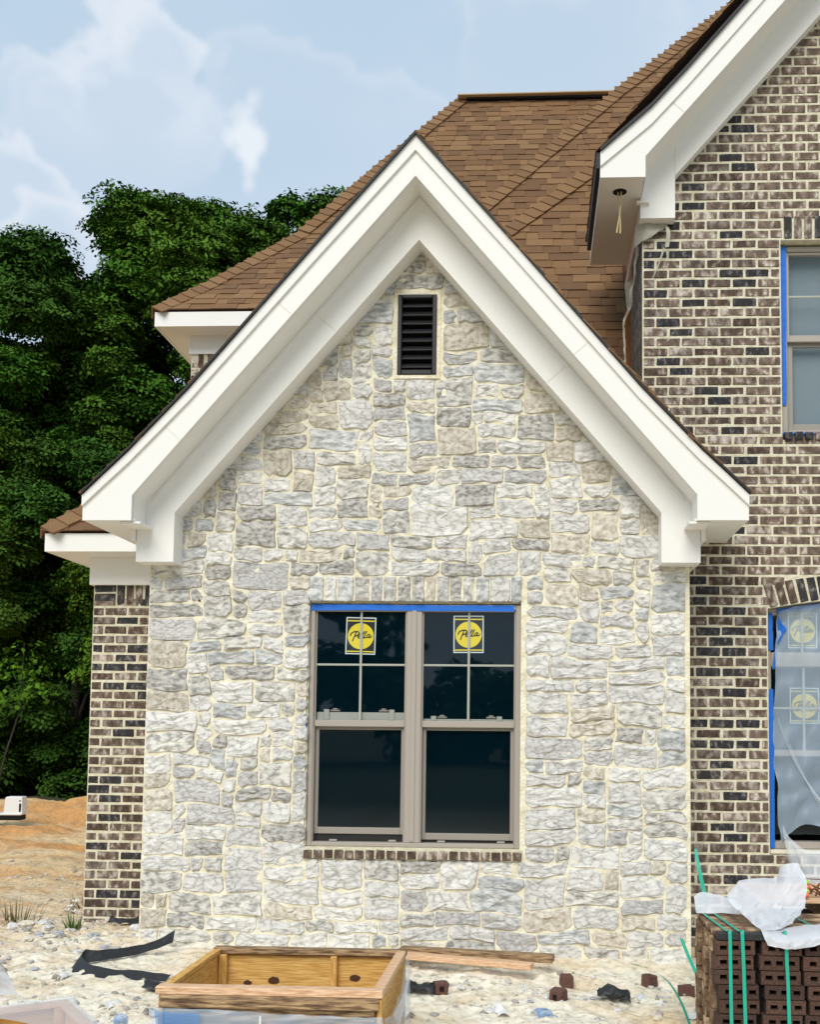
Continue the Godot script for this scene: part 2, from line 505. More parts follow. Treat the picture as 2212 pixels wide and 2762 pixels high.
func stone_mesh(pts: PackedVector2Array, c: Vector2, proud: float) -> ArrayMesh:
	# outline in wall coordinates; c is where the node stands
	var mb := MB.new()
	var k := pts.size()
	var tx := R(-0.05, 0.05)
	var ty := R(-0.06, 0.06)
	var rings := []
	for f in [[1.0, 0.0], [0.006, 0.85], [0.34, 1.0], [0.70, 0.98]]:
		var ring := PackedVector3Array()
		for i in k:
			var q := pts[i] - c
			var l := q.length()
			var s: float = 1.0 if f[0] == 1.0 else (1.0 - f[0] / l if f[0] < 0.1 else 1.0 - f[0])
			var p := q * s
			var z := 0.003
			if f[0] < 1.0:
				var rough := n2.get_noise_3d((p.x + c.x) * 3.3, (p.y + c.y) * 3.3, c.x * 7.0)
				z = proud * f[1] + rough * (0.018 if f[0] < 0.1 else 0.036) + p.x * tx + p.y * ty
				z = maxf(z, 0.007)
				p += Vector2(R(-0.006, 0.006), R(-0.006, 0.006)) * (0.3 if f[0] < 0.1 else 1.0)
			ring.append(Vector3(p.x, p.y, z))
		rings.append(ring)
	for r in 3:
		for i in k:
			var j := (i + 1) % k
			var want := Vector3(pts[i].x - c.x, pts[i].y - c.y, 0.0).normalized() * (0.6 if r == 0 else 0.05) + Vector3(0, 0, 1)
			if (i + r) % 2:
				mb.quad_n(rings[r][i], rings[r][j], rings[r + 1][j], rings[r + 1][i], want)
			else:
				mb.quad_n(rings[r][j], rings[r + 1][j], rings[r + 1][i], rings[r][i], want)
	var mid := Vector3(0, 0, maxf(proud + n2.get_noise_3d(c.x * 3.3, c.y * 3.3, 0) * 0.014, 0.004))
	for i in k:
		mb.tri_n(mid, rings[3][i], rings[3][(i + 1) % k], Vector3(0, 0, 1))
	return mb.mesh(null)


func pick_stone(x: float, y: float) -> Material:
	var t := rng.randf()
	var high := clampf((y - 2.4) / 2.2, 0.0, 1.0)
	if t < 0.11 + 0.13 * high:
		return M.stones[9 + rng.randi() % 2]
	if t < 0.22 + 0.13 * high:
		return M.stones[7 + rng.randi() % 2]
	if t < 0.44 + 0.22 * high:
		return M.stones[4 + rng.randi() % 3]
	return M.stones[rng.randi() % 4 if rng.randf() < 0.5 + 0.4 * high else rng.randi() % 2]


func add_stone(wall: Node3D, pts: PackedVector2Array, z: float, proud: float, m: Material) -> void:
	var c := Vector2()
	for p in pts:
		c += p
	c /= pts.size()
	var o := put("stone", wall, stone_mesh(pts, c, proud), m)
	o.position = Vector3(c.x, c.y, z)


func build_stone_wall() -> void:
	var z := -8.065
	# the mortar face: a sheet with its own unevenness, cut round the window and the vent
	var mb := MB.new()
	var st := 0.03
	var nx := int(4.115 / st)
	var ny := int(5.7 / st)
	for i in nx:
		for j in ny:
			var x0 := -2.95 + 4.115 * i / nx
			var x1 := -2.95 + 4.115 * (i + 1) / nx
			var y0 := -0.3 + 5.7 * j / ny
			var y1 := -0.3 + 5.7 * (j + 1) / ny
			var xm := (x0 + x1) * 0.5
			var ym := (y0 + y1) * 0.5
			if ym > 2.9 and absf(xm - CX) > (5.45 - ym) / 1.148:
				continue
			if (xm > -1.705 and xm < -0.095 and ym > 0.68 and ym < 2.60) or (xm > -1.075 and xm < -0.75 and ym > 4.35 and ym < 4.99):
				continue
			var q := []
			for e in [[x0, y0], [x0, y1], [x1, y1], [x1, y0]]:
				q.append(Vector3(e[0], e[1], z + 0.0035 + n2.get_noise_2d(e[0] * 3.0, e[1] * 3.0) * 0.010))
			mb.quad_n(q[0], q[1], q[2], q[3], Vector3(0, 0, 1))
	var wall := part("stone_wall", house, mb, M.stone_mortar)
	# backing wall with thickness, round the openings
	var back := MB.new()
	back.span(Vector3(-2.93, -0.3, -8.3), Vector3(-1.7065, 2.592, -8.082))
	back.span(Vector3(-0.0905, -0.3, -8.3), Vector3(1.15, 2.592, -8.082))
	back.span(Vector3(-1.7065, -0.3, -8.3), Vector3(-0.0905, 0.66, -8.083))
	back.prism(PackedVector2Array([Vector2(-2.93, 2.5925), Vector2(1.15, 2.5925), Vector2(1.15, 3.0), Vector2(-0.72, 5.2), Vector2(-0.72, 4.32), Vector2(-1.09, 4.32), Vector2(-1.09, 5.2), Vector2(-2.93, 3.0)]), -8.1, -8.3)
	back.prism(PackedVector2Array([Vector2(-1.09, 5.02), Vector2(-0.72, 5.02), Vector2(-0.72, 5.2), Vector2(CX, 5.4), Vector2(-1.09, 5.2)]), -8.1, -8.3)
	part("wall_core", house, back, M.stone_mortar)
	# random coursed stones: fill a fine grid from the ground up
	var u := 0.0545
	var cols := int(4.115 / u)
	var rows := 104
	var used := PackedByteArray()
	used.resize(cols * rows)
	var joint := PackedByteArray()
	joint.resize((cols + 1) * rows)
	for r in rows:
		for c in cols:
			var x := -2.95 + (c + 0.5) * u
			var y := -0.20 + (r + 0.5) * u
			if in_opening(x, y):
				used[r * cols + c] = 1
	for r in rows:
		for c in cols:
			if used[r * cols + c]:
				continue
			var run := 0
			while c + run < cols and not used[r * cols + c + run] and run < 12:
				run += 1
			var w := 4 + rng.randi() % 4 if rng.randf() < 0.8 else 2 + rng.randi() % 3
			var t := rng.randf()
			var h := 2 if t < 0.64 else (3 if t < 0.97 else 4)
			if h >= 3:
				w = h + 1 + rng.randi() % 4
			if run - w < 2:
				w = run if run <= 8 else run / 2
			# stagger the upright joints
			if r > 0 and w > 3 and joint[(r - 1) * (cols + 1) + c + mini(w, run)] and run != w:
				w += 1 if run - w > 3 else -1
			for k in range(1, h):
				for q in w:
					if r + k < rows and used[(r + k) * cols + c + q]:
						h = mini(h, k)
			# do not leave a sliver under an opening
			if h > 1 and r + h + 1 < rows and used[(r + h + 1) * cols + c] and not used[(r + h) * cols + c]:
				h += 1
			for k in h:
				if r + k < rows:
					joint[(r + k) * (cols + 1) + c] = 1
					joint[(r + k) * (cols + 1) + c + w] = 1
				for q in w:
					if r + k < rows:
						used[(r + k) * cols + c + q] = 1
			var a := Vector2(-2.95 + c * u, -0.20 + r * u)
			var b := a + Vector2(w, h) * u
			var mid := (a + b) * 0.5
			if mid.y > 2.88 and (absf(mid.x - CX) - (b.x - a.x) * 0.5) > (5.34 - a.y) / 1.148:
				continue
			if b.y < -0.12:
				continue
			var pts := stone_outline(a, b)
			for i in pts.size():
				pts[i] = warp(pts[i])
			add_stone(wall, pts, z, R(0.012, 0.022), pick_stone(mid.x, mid.y))
	# the soldier stones over the window
	var x := -1.715
	for w in [0.115, 0.105, 0.125, 0.125, 0.1, 0.105, 0.11, 0.105, 0.085, 0.1, 0.1, 0.095, 0.11, 0.16, 0.085]:
		if x + w > -0.06:
			break
		var pts := stone_outline(Vector2(x, 2.598), Vector2(minf(x + w, -0.085), 2.80), 0.55)
		add_stone(wall, pts, z, R(0.012, 0.022), pick_stone(x, 4.0))
		x += w
	# brick sill under the window
	var sill := bx("window_sill", house, Vector3(-1.715, 0.676, -8.2), Vector3(-0.08, 0.757, -8.04), M.brick_mortar)
	for i in 21:
		var s := MB.new()
		s.box(Vector3(), Vector3(0.064, 0.063, 0.06), 0.005, Basis(), 0.003, rng)
		var o := part("brick", sill, s, M.bricks_brown[rng.randi() % 7] if rng.randf() < 0.75 else M.bricks_smear[1])
		o.position = Vector3(-1.68 + 1.565 * i / 20.0, 0.706 + R(-0.002, 0.002), -8.056 + R(-0.003, 0.003))


# ---------------------------------------------------------------- brick walls
func brick_material(y: float) -> Material:
	var t := rng.randf()
	var cluster := n1.get_noise_2d(y * 3.0, 5.0)
	var dark := 0.20 + clampf(-cluster, 0.0, 1.0) * 0.35
	if t < dark:
		return M.bricks_dark[rng.randi() % 7]
	if t < dark + 0.38:
		return M.bricks_smear[rng.randi() % 7]
	return M.bricks_brown[rng.randi() % 7]


func brick_variants(size: Vector3) -> Array:
	var out := []
	for k in 5:
		var mb := MB.new()
		mb.box(Vector3(), size, 0.006, Basis(), 0.0035, rng)
		out.append(mb.mesh(null))
	return out


# lays bricks on a vertical face that looks along +z; keep(x0, x1, y0, y1) says if a brick shows, and cuts it by returning [x0, x1] or []
func lay_bricks(wall: Node3D, x0: float, x1: float, y0: float, y1: float, z: float, keep: Callable, most: int, start := 0) -> void:
	var L := 0.203
	var H := 0.0803
	var full := brick_variants(Vector3(0.186, 0.0645, 0.05))
	var rest := MB.new()
	var count := 0
	var row := start
	var y := y0
	var spare := []
	while y < y1:
		var x := x0 - (L * 0.5 if row % 2 else 0.0)
		while x < x1:
			var a := maxf(x, x0)
			var b := minf(x + L, x1)
			var cut: Array = keep.call(a, b, y, y + H)
			for c in cut:
				if c[1] - c[0] > 0.03:
					spare.append([c[0] + 0.0085, c[1] - 0.0085, y, row])
			x += L
		y += H
		row += 1
	spare.sort_custom(func(p, q): return p[0] < q[0])
	for s in spare:
		var w: float = s[1] - s[0]
		var at := Vector3((s[0] + s[1]) * 0.5, s[2] + H * 0.5 + R(-0.0015, 0.0015), z - 0.019 + R(-0.003, 0.003))
		if count < most:
			var o := put("brick", wall, full[rng.randi() % 5], brick_material(s[2]))
			o.position = at
			o.rotation.z = R(-0.006, 0.006)
			o.scale = Vector3(w / 0.186, 1, 1)
		else:
			rest.box(at, Vector3(w, 0.0645, 0.05), 0.005)
		count += 1
	if rest.v.size():
		var o := part("far_bricks", wall, rest, M.bricks_brown[0])
		o.set_meta("kind", "stuff")


func rake_y(x: float) -> float:      # lower edge of the right gable's frieze
	return 6.08 + (x - 1.108) * 1.1385


func arch_y(x: float) -> float:
	var k := (x - 2.75) / 0.915
	return 2.612 + 0.09 * (1.0 - k * k)


func keep_right(a: float, b: float, y0: float, y1: float) -> Array:
	var ym := (y0 + y1) * 0.5
	if ym > 5.9 and ym > rake_y(b) + 0.1:
		return []
	if ym < 3.2 and a < 1.13:
		a = 1.13
	if ym > 3.2 and ym < 5.3 and ym < 5.97 - 1.12 * absf(b - CX) - 0.25 and b < 1.5:
		return []
	var spans := [[a, b]]
	var holes := []
	if ym > 3.96 and ym < 5.6:
		holes.append([1.962, 3.2])
	if ym >= 5.6 and ym < 5.8:
		holes.append([1.985, 3.2])
	if ym > 0.69 and ym < 2.60:
		holes.append([1.836, 3.664])
	if ym >= 2.60 and ym < 2.92:
		for k in 40:
			var x := 1.78 + 0.05 * k
			if ym > arch_y(x) - 0.05 and ym < arch_y(x) + 0.185 and x > 1.82 + maxf(0.0, 2.78 - ym) * 0.28 and x < 3.68:
				holes.append([x - 0.0251, x + 0.0251])
			elif ym <= arch_y(x) and x > 1.836 and x < 3.664:
				holes.append([x - 0.0251, x + 0.0251])
	for h in holes:
		var next := []
		for s in spans:
			if h[1] <= s[0] or h[0] >= s[1]:
				next.append(s)
				continue
			if h[0] > s[0]:
				next.append([s[0], h[0]])
			if h[1] < s[1]:
				next.append([h[1], s[1]])
		spans = next
	return spans


func build_brick_walls() -> void:
	# front wall of the taller block
	var z := -8.499
	var mb := MB.new()
	mb.span(Vector3(0.858, -0.3, -8.75), Vector3(1.836, 2.6, z))
	var sp := PackedVector2Array([Vector2(0.858, 2.6), Vector2(1.836, 2.6)])
	for k in 17:
		var x := 1.836 + 1.828 * k / 16.0
		sp.append(Vector2(x, arch_y(x) + (0.0005 if k in [0, 16] else 0.0)))
	for p in [Vector2(3.664, 2.6), Vector2(4.4, 2.6), Vector2(4.4, 3.958), Vector2(0.858, 3.958)]:
		sp.append(p)
	mb.prism(sp, z, -8.75)
	mb.span(Vector3(1.836, -0.3, -8.75), Vector3(3.664, 0.70, z))
	mb.span(Vector3(3.664, -0.3, -8.75), Vector3(4.4, 2.6, z))
	mb.span(Vector3(0.858, 3.958, -8.75), Vector3(1.964, 5.592, z))
	mb.span(Vector3(3.2, 3.958, -8.75), Vector3(4.4, 5.592, z))
	mb.prism(PackedVector2Array([Vector2(0.858, 5.592), Vector2(4.4, 5.592), Vector2(4.4, 10.0), Vector2(0.858, 5.97)]), z, -8.75)
	var wall := part("brick_wall", house, mb, M.brick_mortar)
	lay_bricks(wall, 0.862, 4.4, -0.02, 9.4, -8.5, keep_right, 330)
	# soldier courses and sills of its windows
	var fv := brick_variants(Vector3(0.0625, 0.186, 0.05))
	for k in 15:
		var o := put("brick", wall, fv[k % 5], brick_material(7.0) if k else M.bricks_dark[0])
		o.position = Vector3(2.025 + 0.0803 * k, 5.695, -8.516 + R(-0.003, 0.003))
	for k in 23:
		var x := 1.836 + 1.828 * (k + 0.5) / 23.0
		var slope := -2.0 * 0.09 * (x - 2.75) / (0.915 * 0.915)
		var o := put("brick", wall, fv[k % 5], M.bricks_dark[k % 3] if k in [3, 4, 9] else brick_material(1.0))
		o.position = Vector3(x - slope * 0.9 * 0.09, arch_y(x) + 0.098, -8.512 + R(-0.003, 0.002))
		o.rotation.z = atan(slope) * 1.6 + 0.0
	var sv := brick_variants(Vector3(0.0625, 0.062, 0.07))
	for k in 15:
		var o := put("brick", wall, sv[k % 5], brick_material(3.0))
		o.position = Vector3(2.01 + 0.0803 * k, 3.985, -8.505)
	# the side of the same block
	bx("side_wall", house, Vector3(0.862, 3.0, -14.0), Vector3(1.06, 5.97, -8.76), M.brick_mortar)
	# left wing: brick front beside the stone gable
	var lw := bx("brick_wall", house, Vector3(-3.815, -0.3, -9.35), Vector3(-2.6, 2.95, -9.089), M.brick_mortar)
	lay_bricks(lw, -3.817, -2.9, -0.06, 2.70, -9.09, func(a, b, _y0, _y1): return [[a, b]], 140)
	for k in 2:
		var o := put("brick", lw, brick_variants(Vector3(0.186, 0.0645, 0.05))[0], brick_material(2.0 + k))
		o.position = Vector3(-3.715, 2.752 + 0.0803 * k, -9.106)
	for k in 9:
		var o := put("brick", lw, fv[k % 5], brick_material(k * 0.7) if k % 3 else M.bricks_dark[0])
		o.position = Vector3(-3.575 + 0.0803 * k, 2.79, -9.106)
	bx("side_wall", house, Vector3(-3.815, -0.3, -15.0), Vector3(-3.6, 2.95, -9.36), M.brick_mortar)
	bx("return_wall", house, Vector3(-2.95, -0.3, -9.09), Vector3(-2.75, 2.9, -8.31), M.stone_mortar)
	# upper storey behind
	var uw := bx("brick_wall", house, Vector3(-4.15, 3.0, -12.8), Vector3(0.85, 6.4, -12.499), M.brick_mortar)
	lay_bricks(uw, -4.152, -2.4, 4.5, 6.0, -12.5, func(a, b, _y0, _y1): return [[a, b]], 40)
	for k in 10:
		var o := put("brick", uw, fv[k % 5], brick_material(k))
		o.position = Vector3(-4.0 + 0.0803 * k, 6.045, -12.516)
		if k == 0:
			o.position.x = -4.03
	bx("side_wall", house, Vector3(-4.15, 3.0, -19.0), Vector3(-3.95, 6.4, -12.81), M.brick_mortar)


# ---------------------------------------------------------------- gable trim
func gable_half(s: float, top: PackedVector2Array, lift: float, fall: float, base: PackedVector2Array) -> PackedVector2Array:
	# the strip between the rake line and a list of lower points, mirrored by s about the centre line
	var p := PackedVector2Array()
	for q in top:
		p.append(Vector2(CX + s * q.x, q.y + lift))
	if base.size():
		for q in base:
			p.append(Vector2(CX + s * q.x, q.y))
	else:
		for i in range(top.size() - 1, -1, -1):
			var f := lerpf(fall, fall * 0.68, top[i].x / top[top.size() - 1].x)
			p.append(Vector2(CX + s * top[i].x, top[i].y + lift - f))
	return p


func build_gable_trim() -> void:
	var top := PackedVector2Array([Vector2(0, 5.97), Vector2(0.73, 5.135), Vector2(1.47, 4.272), Vector2(1.63, 4.085), Vector2(1.81, 3.893), Vector2(2.06, 3.628), Vector2(2.24, 3.456), Vector2(2.394, 3.305)])
	for s in [-1.0, 1.0]:
		var f := MB.new()
		f.prism(gable_half(s, top, -0.002, 0, PackedVector2Array([Vector2(2.394, 3.13), Vector2(2.034, 3.13), Vector2(2.034, 3.315), Vector2(0, 5.678)])), -7.56, -7.595)
		part("rake_fascia", house, f, M.white)
		var t := MB.new()
		t.prism(gable_half(s, top, 0.004, 0.112, PackedVector2Array()), -7.538, -7.562)
		part("rake_moulding", house, t, M.white)
		var d := MB.new()
		d.prism(gable_half(s, top, 0.030, 0.026, PackedVector2Array()), -7.515, -7.60)
		part("drip_edge", house, d, M.drip)
		# soffit boards: sloping back to the frieze, and level under the eaves
		var sf := MB.new()
		var a := Vector2(CX, 5.678)
		var b := Vector2(CX + s * 2.034, 3.315)
		sf.quad_n(Vector3(a.x, a.y, -7.59), Vector3(b.x, b.y, -7.59), Vector3(b.x, b.y, -8.06), Vector3(a.x, a.y, -8.06), Vector3(-s, -1, 0))
		sf.quad_n(Vector3(a.x, a.y + 0.02, -7.59), Vector3(b.x, b.y + 0.02, -7.59), Vector3(b.x, b.y + 0.02, -8.06), Vector3(a.x, a.y + 0.02, -8.06), Vector3(s, 1, 0))
		sf.quad_n(Vector3(b.x, b.y, -7.59), Vector3(b.x, 3.13, -7.59), Vector3(b.x, 3.13, -8.06), Vector3(b.x, b.y, -8.06), Vector3(-s, 0, 0))
		part("soffit", house, sf, M.white)
		var zb := -8.51 if s > 0 else -9.2
		var es := bx("eave_soffit", house, Vector3(CX + s * 2.02, 3.132, zb), Vector3(CX + s * 2.39, 3.15, -7.596), M.white)
		bx("eave_fascia", house, Vector3(CX + s * 2.36, 3.131, zb), Vector3(CX + s * 2.392, 3.31, -7.596), M.white)
		bx("eave_trim", house, Vector3(CX + s * 1.98, 3.114, -7.85), Vector3(CX + s * 2.13, 3.129, -7.60), M.white)
		bx("eave_trim", house, Vector3(CX + s * 2.103, 3.03, -8.05), Vector3(CX + s * 2.135, 3.114, -7.83), M.white)
		# frieze board
		var fr := MB.new()
		fr.prism(PackedVector2Array([Vector2(CX, 5.70), Vector2(CX + s * 2.034, 3.33), Vector2(CX + s * 2.034, 3.127), Vector2(CX + s * 2.10, 3.127), Vector2(CX + s * 2.10, 2.873), Vector2(CX + s * 1.815, 2.873), Vector2(CX + s * 1.815, 3.245), Vector2(CX, 5.33)]), -7.85, -8.055)
		part("frieze_board", house, fr, M.white)
		var fl := MB.new()
		fl.prism(PackedVector2Array([Vector2(CX, 5.655), Vector2(CX + s * 1.98, 3.35), Vector2(CX + s * 1.98, 3.325), Vector2(CX, 5.63)]), -7.842, -7.86)
		part("frieze_bead", house, fl, M.white)
		if s > 0:
			bx("side_frieze", house, Vector3(CX + 2.07, 2.875, -8.505), Vector3(CX + 2.098, 3.128, -8.056), M.white)
		else:
			bx("side_frieze", house, Vector3(CX - 2.098, 2.875, -9.04), Vector3(CX - 2.07, 3.128, -8.056), M.white)
	# butt joints of the boards
	for j in [[-1.0, 0.95], [1.0, 1.22], [-1.0, 1.75]]:
		var jx: float = j[1]
		var jy := (5.678 - jx * 1.162 + 5.97 - jx * 1.15) * 0.5 - 0.03
		var jm := MB.new()
		jm.box(Vector3(CX + j[0] * (jx + 0.0), jy, -7.5592), Vector3(0.003, 0.17, 0.003), 0.0, Basis(Vector3(0, 0, 1), -j[0] * 0.855))
		part("board_joint", house, jm, M.caulk)
	for j in [[-1.0, 0.7], [1.0, 1.05]]:
		var jm := MB.new()
		jm.box(Vector3(CX + j[0] * j[1], 5.5 - j[1] * 1.15, -7.8492), Vector3(0.003, 0.21, 0.003), 0.0, Basis(Vector3(0, 0, 1), -j[0] * 0.855))
		part("board_joint", house, jm, M.caulk)
	# louvred vent
	var v := bx("gable_vent", house, Vector3(-1.062, 4.37, -8.2), Vector3(-0.762, 4.975, -8.17), M.track)
	for r in [[-1.092, -1.0625, 4.325, 5.003], [-0.7615, -0.733, 4.325, 5.003], [-1.0625, -0.7615, 4.325, 4.352], [-1.0625, -0.7615, 4.985, 5.003]]:
		bx("surround", v, Vector3(r[0], r[2], -8.1), Vector3(r[1], r[3], -8.045 if r[2] < 4.33 and r[3] < 4.4 else -8.052), M.stone_mortar)
	for r in [[-1.0625, -1.03, 4.353, 4.984], [-0.795, -0.7615, 4.353, 4.984], [-1.03, -0.795, 4.353, 4.392], [-1.03, -0.795, 4.955, 4.984]]:
		bx("frame", v, Vector3(r[0], r[2], -8.12), Vector3(r[1], r[3], -8.035), M.black_vent, 0.006)
	for k in 8:
		var l := MB.new()
		l.box(Vector3(), Vector3(0.236, 0.012, 0.082), 0.003, Basis(Vector3(1, 0, 0), 0.75))
		part("louvre", v, l, M.black_vent).position = Vector3(-0.9125, 4.44 + 0.0685 * k, -8.085)


func build_right_trim() -> void:
	var top := PackedVector2Array([Vector2(0.491, 6.088), Vector2(0.885, 6.44), Vector2(1.152, 6.731), Vector2(1.637, 7.292), Vector2(4.3, 10.373)])
	var lip := func(up: float, down: float) -> PackedVector2Array:
		var p := PackedVector2Array()
		for q in top:
			p.append(q + Vector2(0, up))
		for i in range(top.size() - 1, -1, -1):
			p.append(top[i] + Vector2(0, up - down * (0.85 if i == 0 else 1.0)))
		return p
	var f := MB.new()
	var poly := PackedVector2Array(top)
	for q in [Vector2(4.3, 10.028), Vector2(0.839, 6.065), Vector2(0.839, 5.899), Vector2(0.491, 5.899)]:
		poly.append(q)
	f.prism(poly, -8.05, -8.085)
	part("rake_fascia", house, f, M.white)
	var m := MB.new()
	m.prism(lip.call(0.004, 0.13), -8.03, -8.052)
	part("rake_moulding", house, m, M.white)
	var d := MB.new()
	d.prism(lip.call(0.032, 0.03), -8.005, -8.09)
	part("drip_edge", house, d, M.drip)
	var jn := MB.new()
	jn.box(Vector3(1.06, 6.48, -8.0495), Vector3(0.004, 0.22, 0.004), 0.0, Basis(Vector3(0, 0, 1), 0.85))
	part("board_joint", house, jn, M.caulk)
	var s := MB.new()
	s.quad_n(Vector3(0.839, 6.065, -8.084), Vector3(4.3, 10.028, -8.084), Vector3(4.3, 10.028, -8.5), Vector3(0.839, 6.065, -8.5), Vector3(1, -1, 0))
	s.quad_n(Vector3(0.839, 6.085, -8.084), Vector3(4.3, 10.048, -8.084), Vector3(4.3, 10.048, -8.5), Vector3(0.839, 6.085, -8.5), Vector3(-1, 1, 0))
	s.quad_n(Vector3(0.839, 6.065, -8.084), Vector3(0.839, 5.899, -8.084), Vector3(0.839, 5.899, -8.5), Vector3(0.839, 6.065, -8.5), Vector3(1, 0, 0))
	part("soffit", house, s, M.white)
	var fr := MB.new()
	fr.prism(PackedVector2Array([Vector2(0.839, 6.09), Vector2(0.839, 5.9), Vector2(0.831, 5.9), Vector2(0.831, 5.731), Vector2(1.108, 5.731), Vector2(1.108, 6.08), Vector2(4.3, 9.714), Vector2(4.3, 10.05)]), -8.38, -8.505)
	part("frieze_board", house, fr, M.white)
	var jn2 := MB.new()
	jn2.box(Vector3(1.108, 6.2, -8.3795), Vector3(0.004, 0.24, 0.004))
	part("board_joint", house, jn2, M.caulk)
	bx("eave_trim", house, Vector3(0.80, 5.845, -8.4), Vector3(0.90, 5.858, -8.345), M.white)
	# the side eave running back over the lower roof
	var zb := -9.62
	var es := bx("eave_soffit", house, Vector3(0.50, 5.9, zb), Vector3(0.835, 5.918, -8.086), M.white)
	bx("eave_fascia", house, Vector3(0.495, 5.901, zb), Vector3(0.52, 6.075, -8.086), M.white)
	bx("eave_drip", house, Vector3(0.462, 5.98, zb + 0.12), Vector3(0.494, 6.105, -8.06), M.drip)
	bx("eave_end", house, Vector3(0.521, 5.919, zb), Vector3(0.835, 6.3, zb + 0.03), M.track)
	bx("side_frieze", house, Vector3(0.832, 5.735, zb), Vector3(0.858, 5.899, -8.506), M.white)
	# an open light box in the soffit with its wires hanging out
	var hole := MB.new()
	var pts := PackedVector3Array([Vector3(0.66, 5.896, -8.28), Vector3(0.66, 5.902, -8.28)])
	hole.tube(pts, 0.055, 0.055, 18)
	part("light_opening", house, hole, M.hole)


# ---------------------------------------------------------------- roofs
# rows of shingles on a slope; prof holds (depth, height), T places the slope, xl and xr bound each row
func shingle_slope(parent: Node3D, T: Transform3D, prof: PackedVector2Array, xl: Callable, xr: Callable, show: Callable, e: float, most: int) -> int:
	var rest := MB.new()
	rest.colored = true
	var made := 0
	var seg := 0
	var along := 0.0
	var s := 0.0
	var total := 0.0
	for i in prof.size() - 1:
		total += prof[i].distance_to(prof[i + 1])
	while seg < prof.size() - 1:
		var a := prof[seg]
		var b := prof[seg + 1]
		var l := a.distance_to(b)
		if s > along + l:
			along += l
			seg += 1
			continue
		var t := (b - a) / l
		var p := a + t * (s - along)
		var nrm := Vector3(0, t.x, t.y)
		var tan := Vector3(0, t.y, -t.x)
		var x0: float = xl.call(p.y)
		var x1: float = xr.call(p.y)
		var x := x0 - R(0.0, 0.12)
		var raised := rng.randi() % 2
		while x < x1:
			var w := R(0.10, 0.26) if raised else R(0.16, 0.34)
			var xa := maxf(x, x0 - 0.02)
			var xb := minf(x + w, x1)
			x += w
			raised = 1 - raised
			if xb - xa < 0.025 or not show.call(T * Vector3((xa + xb) * 0.5, p.y, -p.x)):
				continue
			var th := 0.013 if raised else 0.008
			var len := minf(e + 0.05, total - s + 0.005)
			var bs := Basis(Vector3(1, 0, 0), nrm, -tan)
			bs = bs * Basis(Vector3(1, 0, 0), -0.055)
			var at := Vector3((xa + xb) * 0.5, p.y, -p.x) + tan * (len * 0.5) + nrm * (0.012 + (0.003 if raised else 0.0) + R(0.0, 0.0015))
			var mi := rng.randi() % 6
			if made < most:
				var o := put("shingle", parent, unit_box, M.shingles[mi])
				o.transform = T * Transform3D(bs * Basis.from_scale(Vector3(xb - xa - 0.003, th, len)), at)
				made += 1
			else:
				rest.col = (M.shingles[mi].albedo_color as Color).srgb_to_linear()
				rest.box(T * at, Vector3(xb - xa - 0.003, th, len), 0.0, T.basis * bs)
		s += e
	if rest.v.size():
		var o := part("shingles_beyond", parent, rest, M.shingle_stuff)
		o.set_meta("kind", "stuff")
	return made


func at_height(pts: PackedVector2Array, y: float) -> float:
	# x of a polyline (x, y) at that height, extended beyond both ends
	for i in pts.size() - 1:
		if y <= pts[i + 1].y or i == pts.size() - 2:
			return lerpf(pts[i].x, pts[i + 1].x, (y - pts[i].y) / (pts[i + 1].y - pts[i].y))
	return 0.0


func hip_caps(parent: Node3D, path: PackedVector3Array, na: Vector3, nb: Vector3, e := 0.15, wide := 0.13) -> void:
	var seg := 0
	var s := 0.0
	var k := 0
	while seg < path.size() - 1:
		var l := path[seg].distance_to(path[seg + 1])
		if s > l:
			s -= l
			seg += 1
			continue
		var u := (path[seg + 1] - path[seg]).normalized()
		var p := path[seg] + u * s
		var da := u.cross(na).normalized()
		if da.y > 0 or (absf(da.y) < 0.01 and da.z < 0):
			da = -da
		var db := u.cross(nb).normalized()
		if db.y > 0:
			db = -db
		var up := (na + nb).normalized()
		var mb := MB.new()
		var q := u * (e + 0.04)
		var lo := up * 0.062
		var hi := up * 0.045
		var r0 := p + lo
		var r1 := p + q + hi
		var a0 := p + da * wide + na * 0.050
		var a1 := p + q + da * wide + na * 0.034
		var b0 := p + db * wide + nb * 0.050
		var b1 := p + q + db * wide + nb * 0.034
		var dn := 0.022
		mb.quad_n(r0, r1, a1, a0, na)
		mb.quad_n(r0, r1, b1, b0, nb)
		mb.quad_n(r0, a0, a0 - na * dn, r0 - up * dn, -u)
		mb.quad_n(r0, b0, b0 - nb * dn, r0 - up * dn, -u)
		mb.quad_n(a0, a1, a1 - na * dn, a0 - na * dn, da)
		mb.quad_n(b0, b1, b1 - nb * dn, b0 - nb * dn, db)
		part("cap_shingle", parent, mb, M.shingles[[1, 3, 4, 1, 0, 3][(k * 7 + seg) % 6]])
		k += 1
		s += e


func rake_under(x: float) -> float:       # top of the small gable's roof at x
	return 5.97 - 1.15 * absf(x - CX)


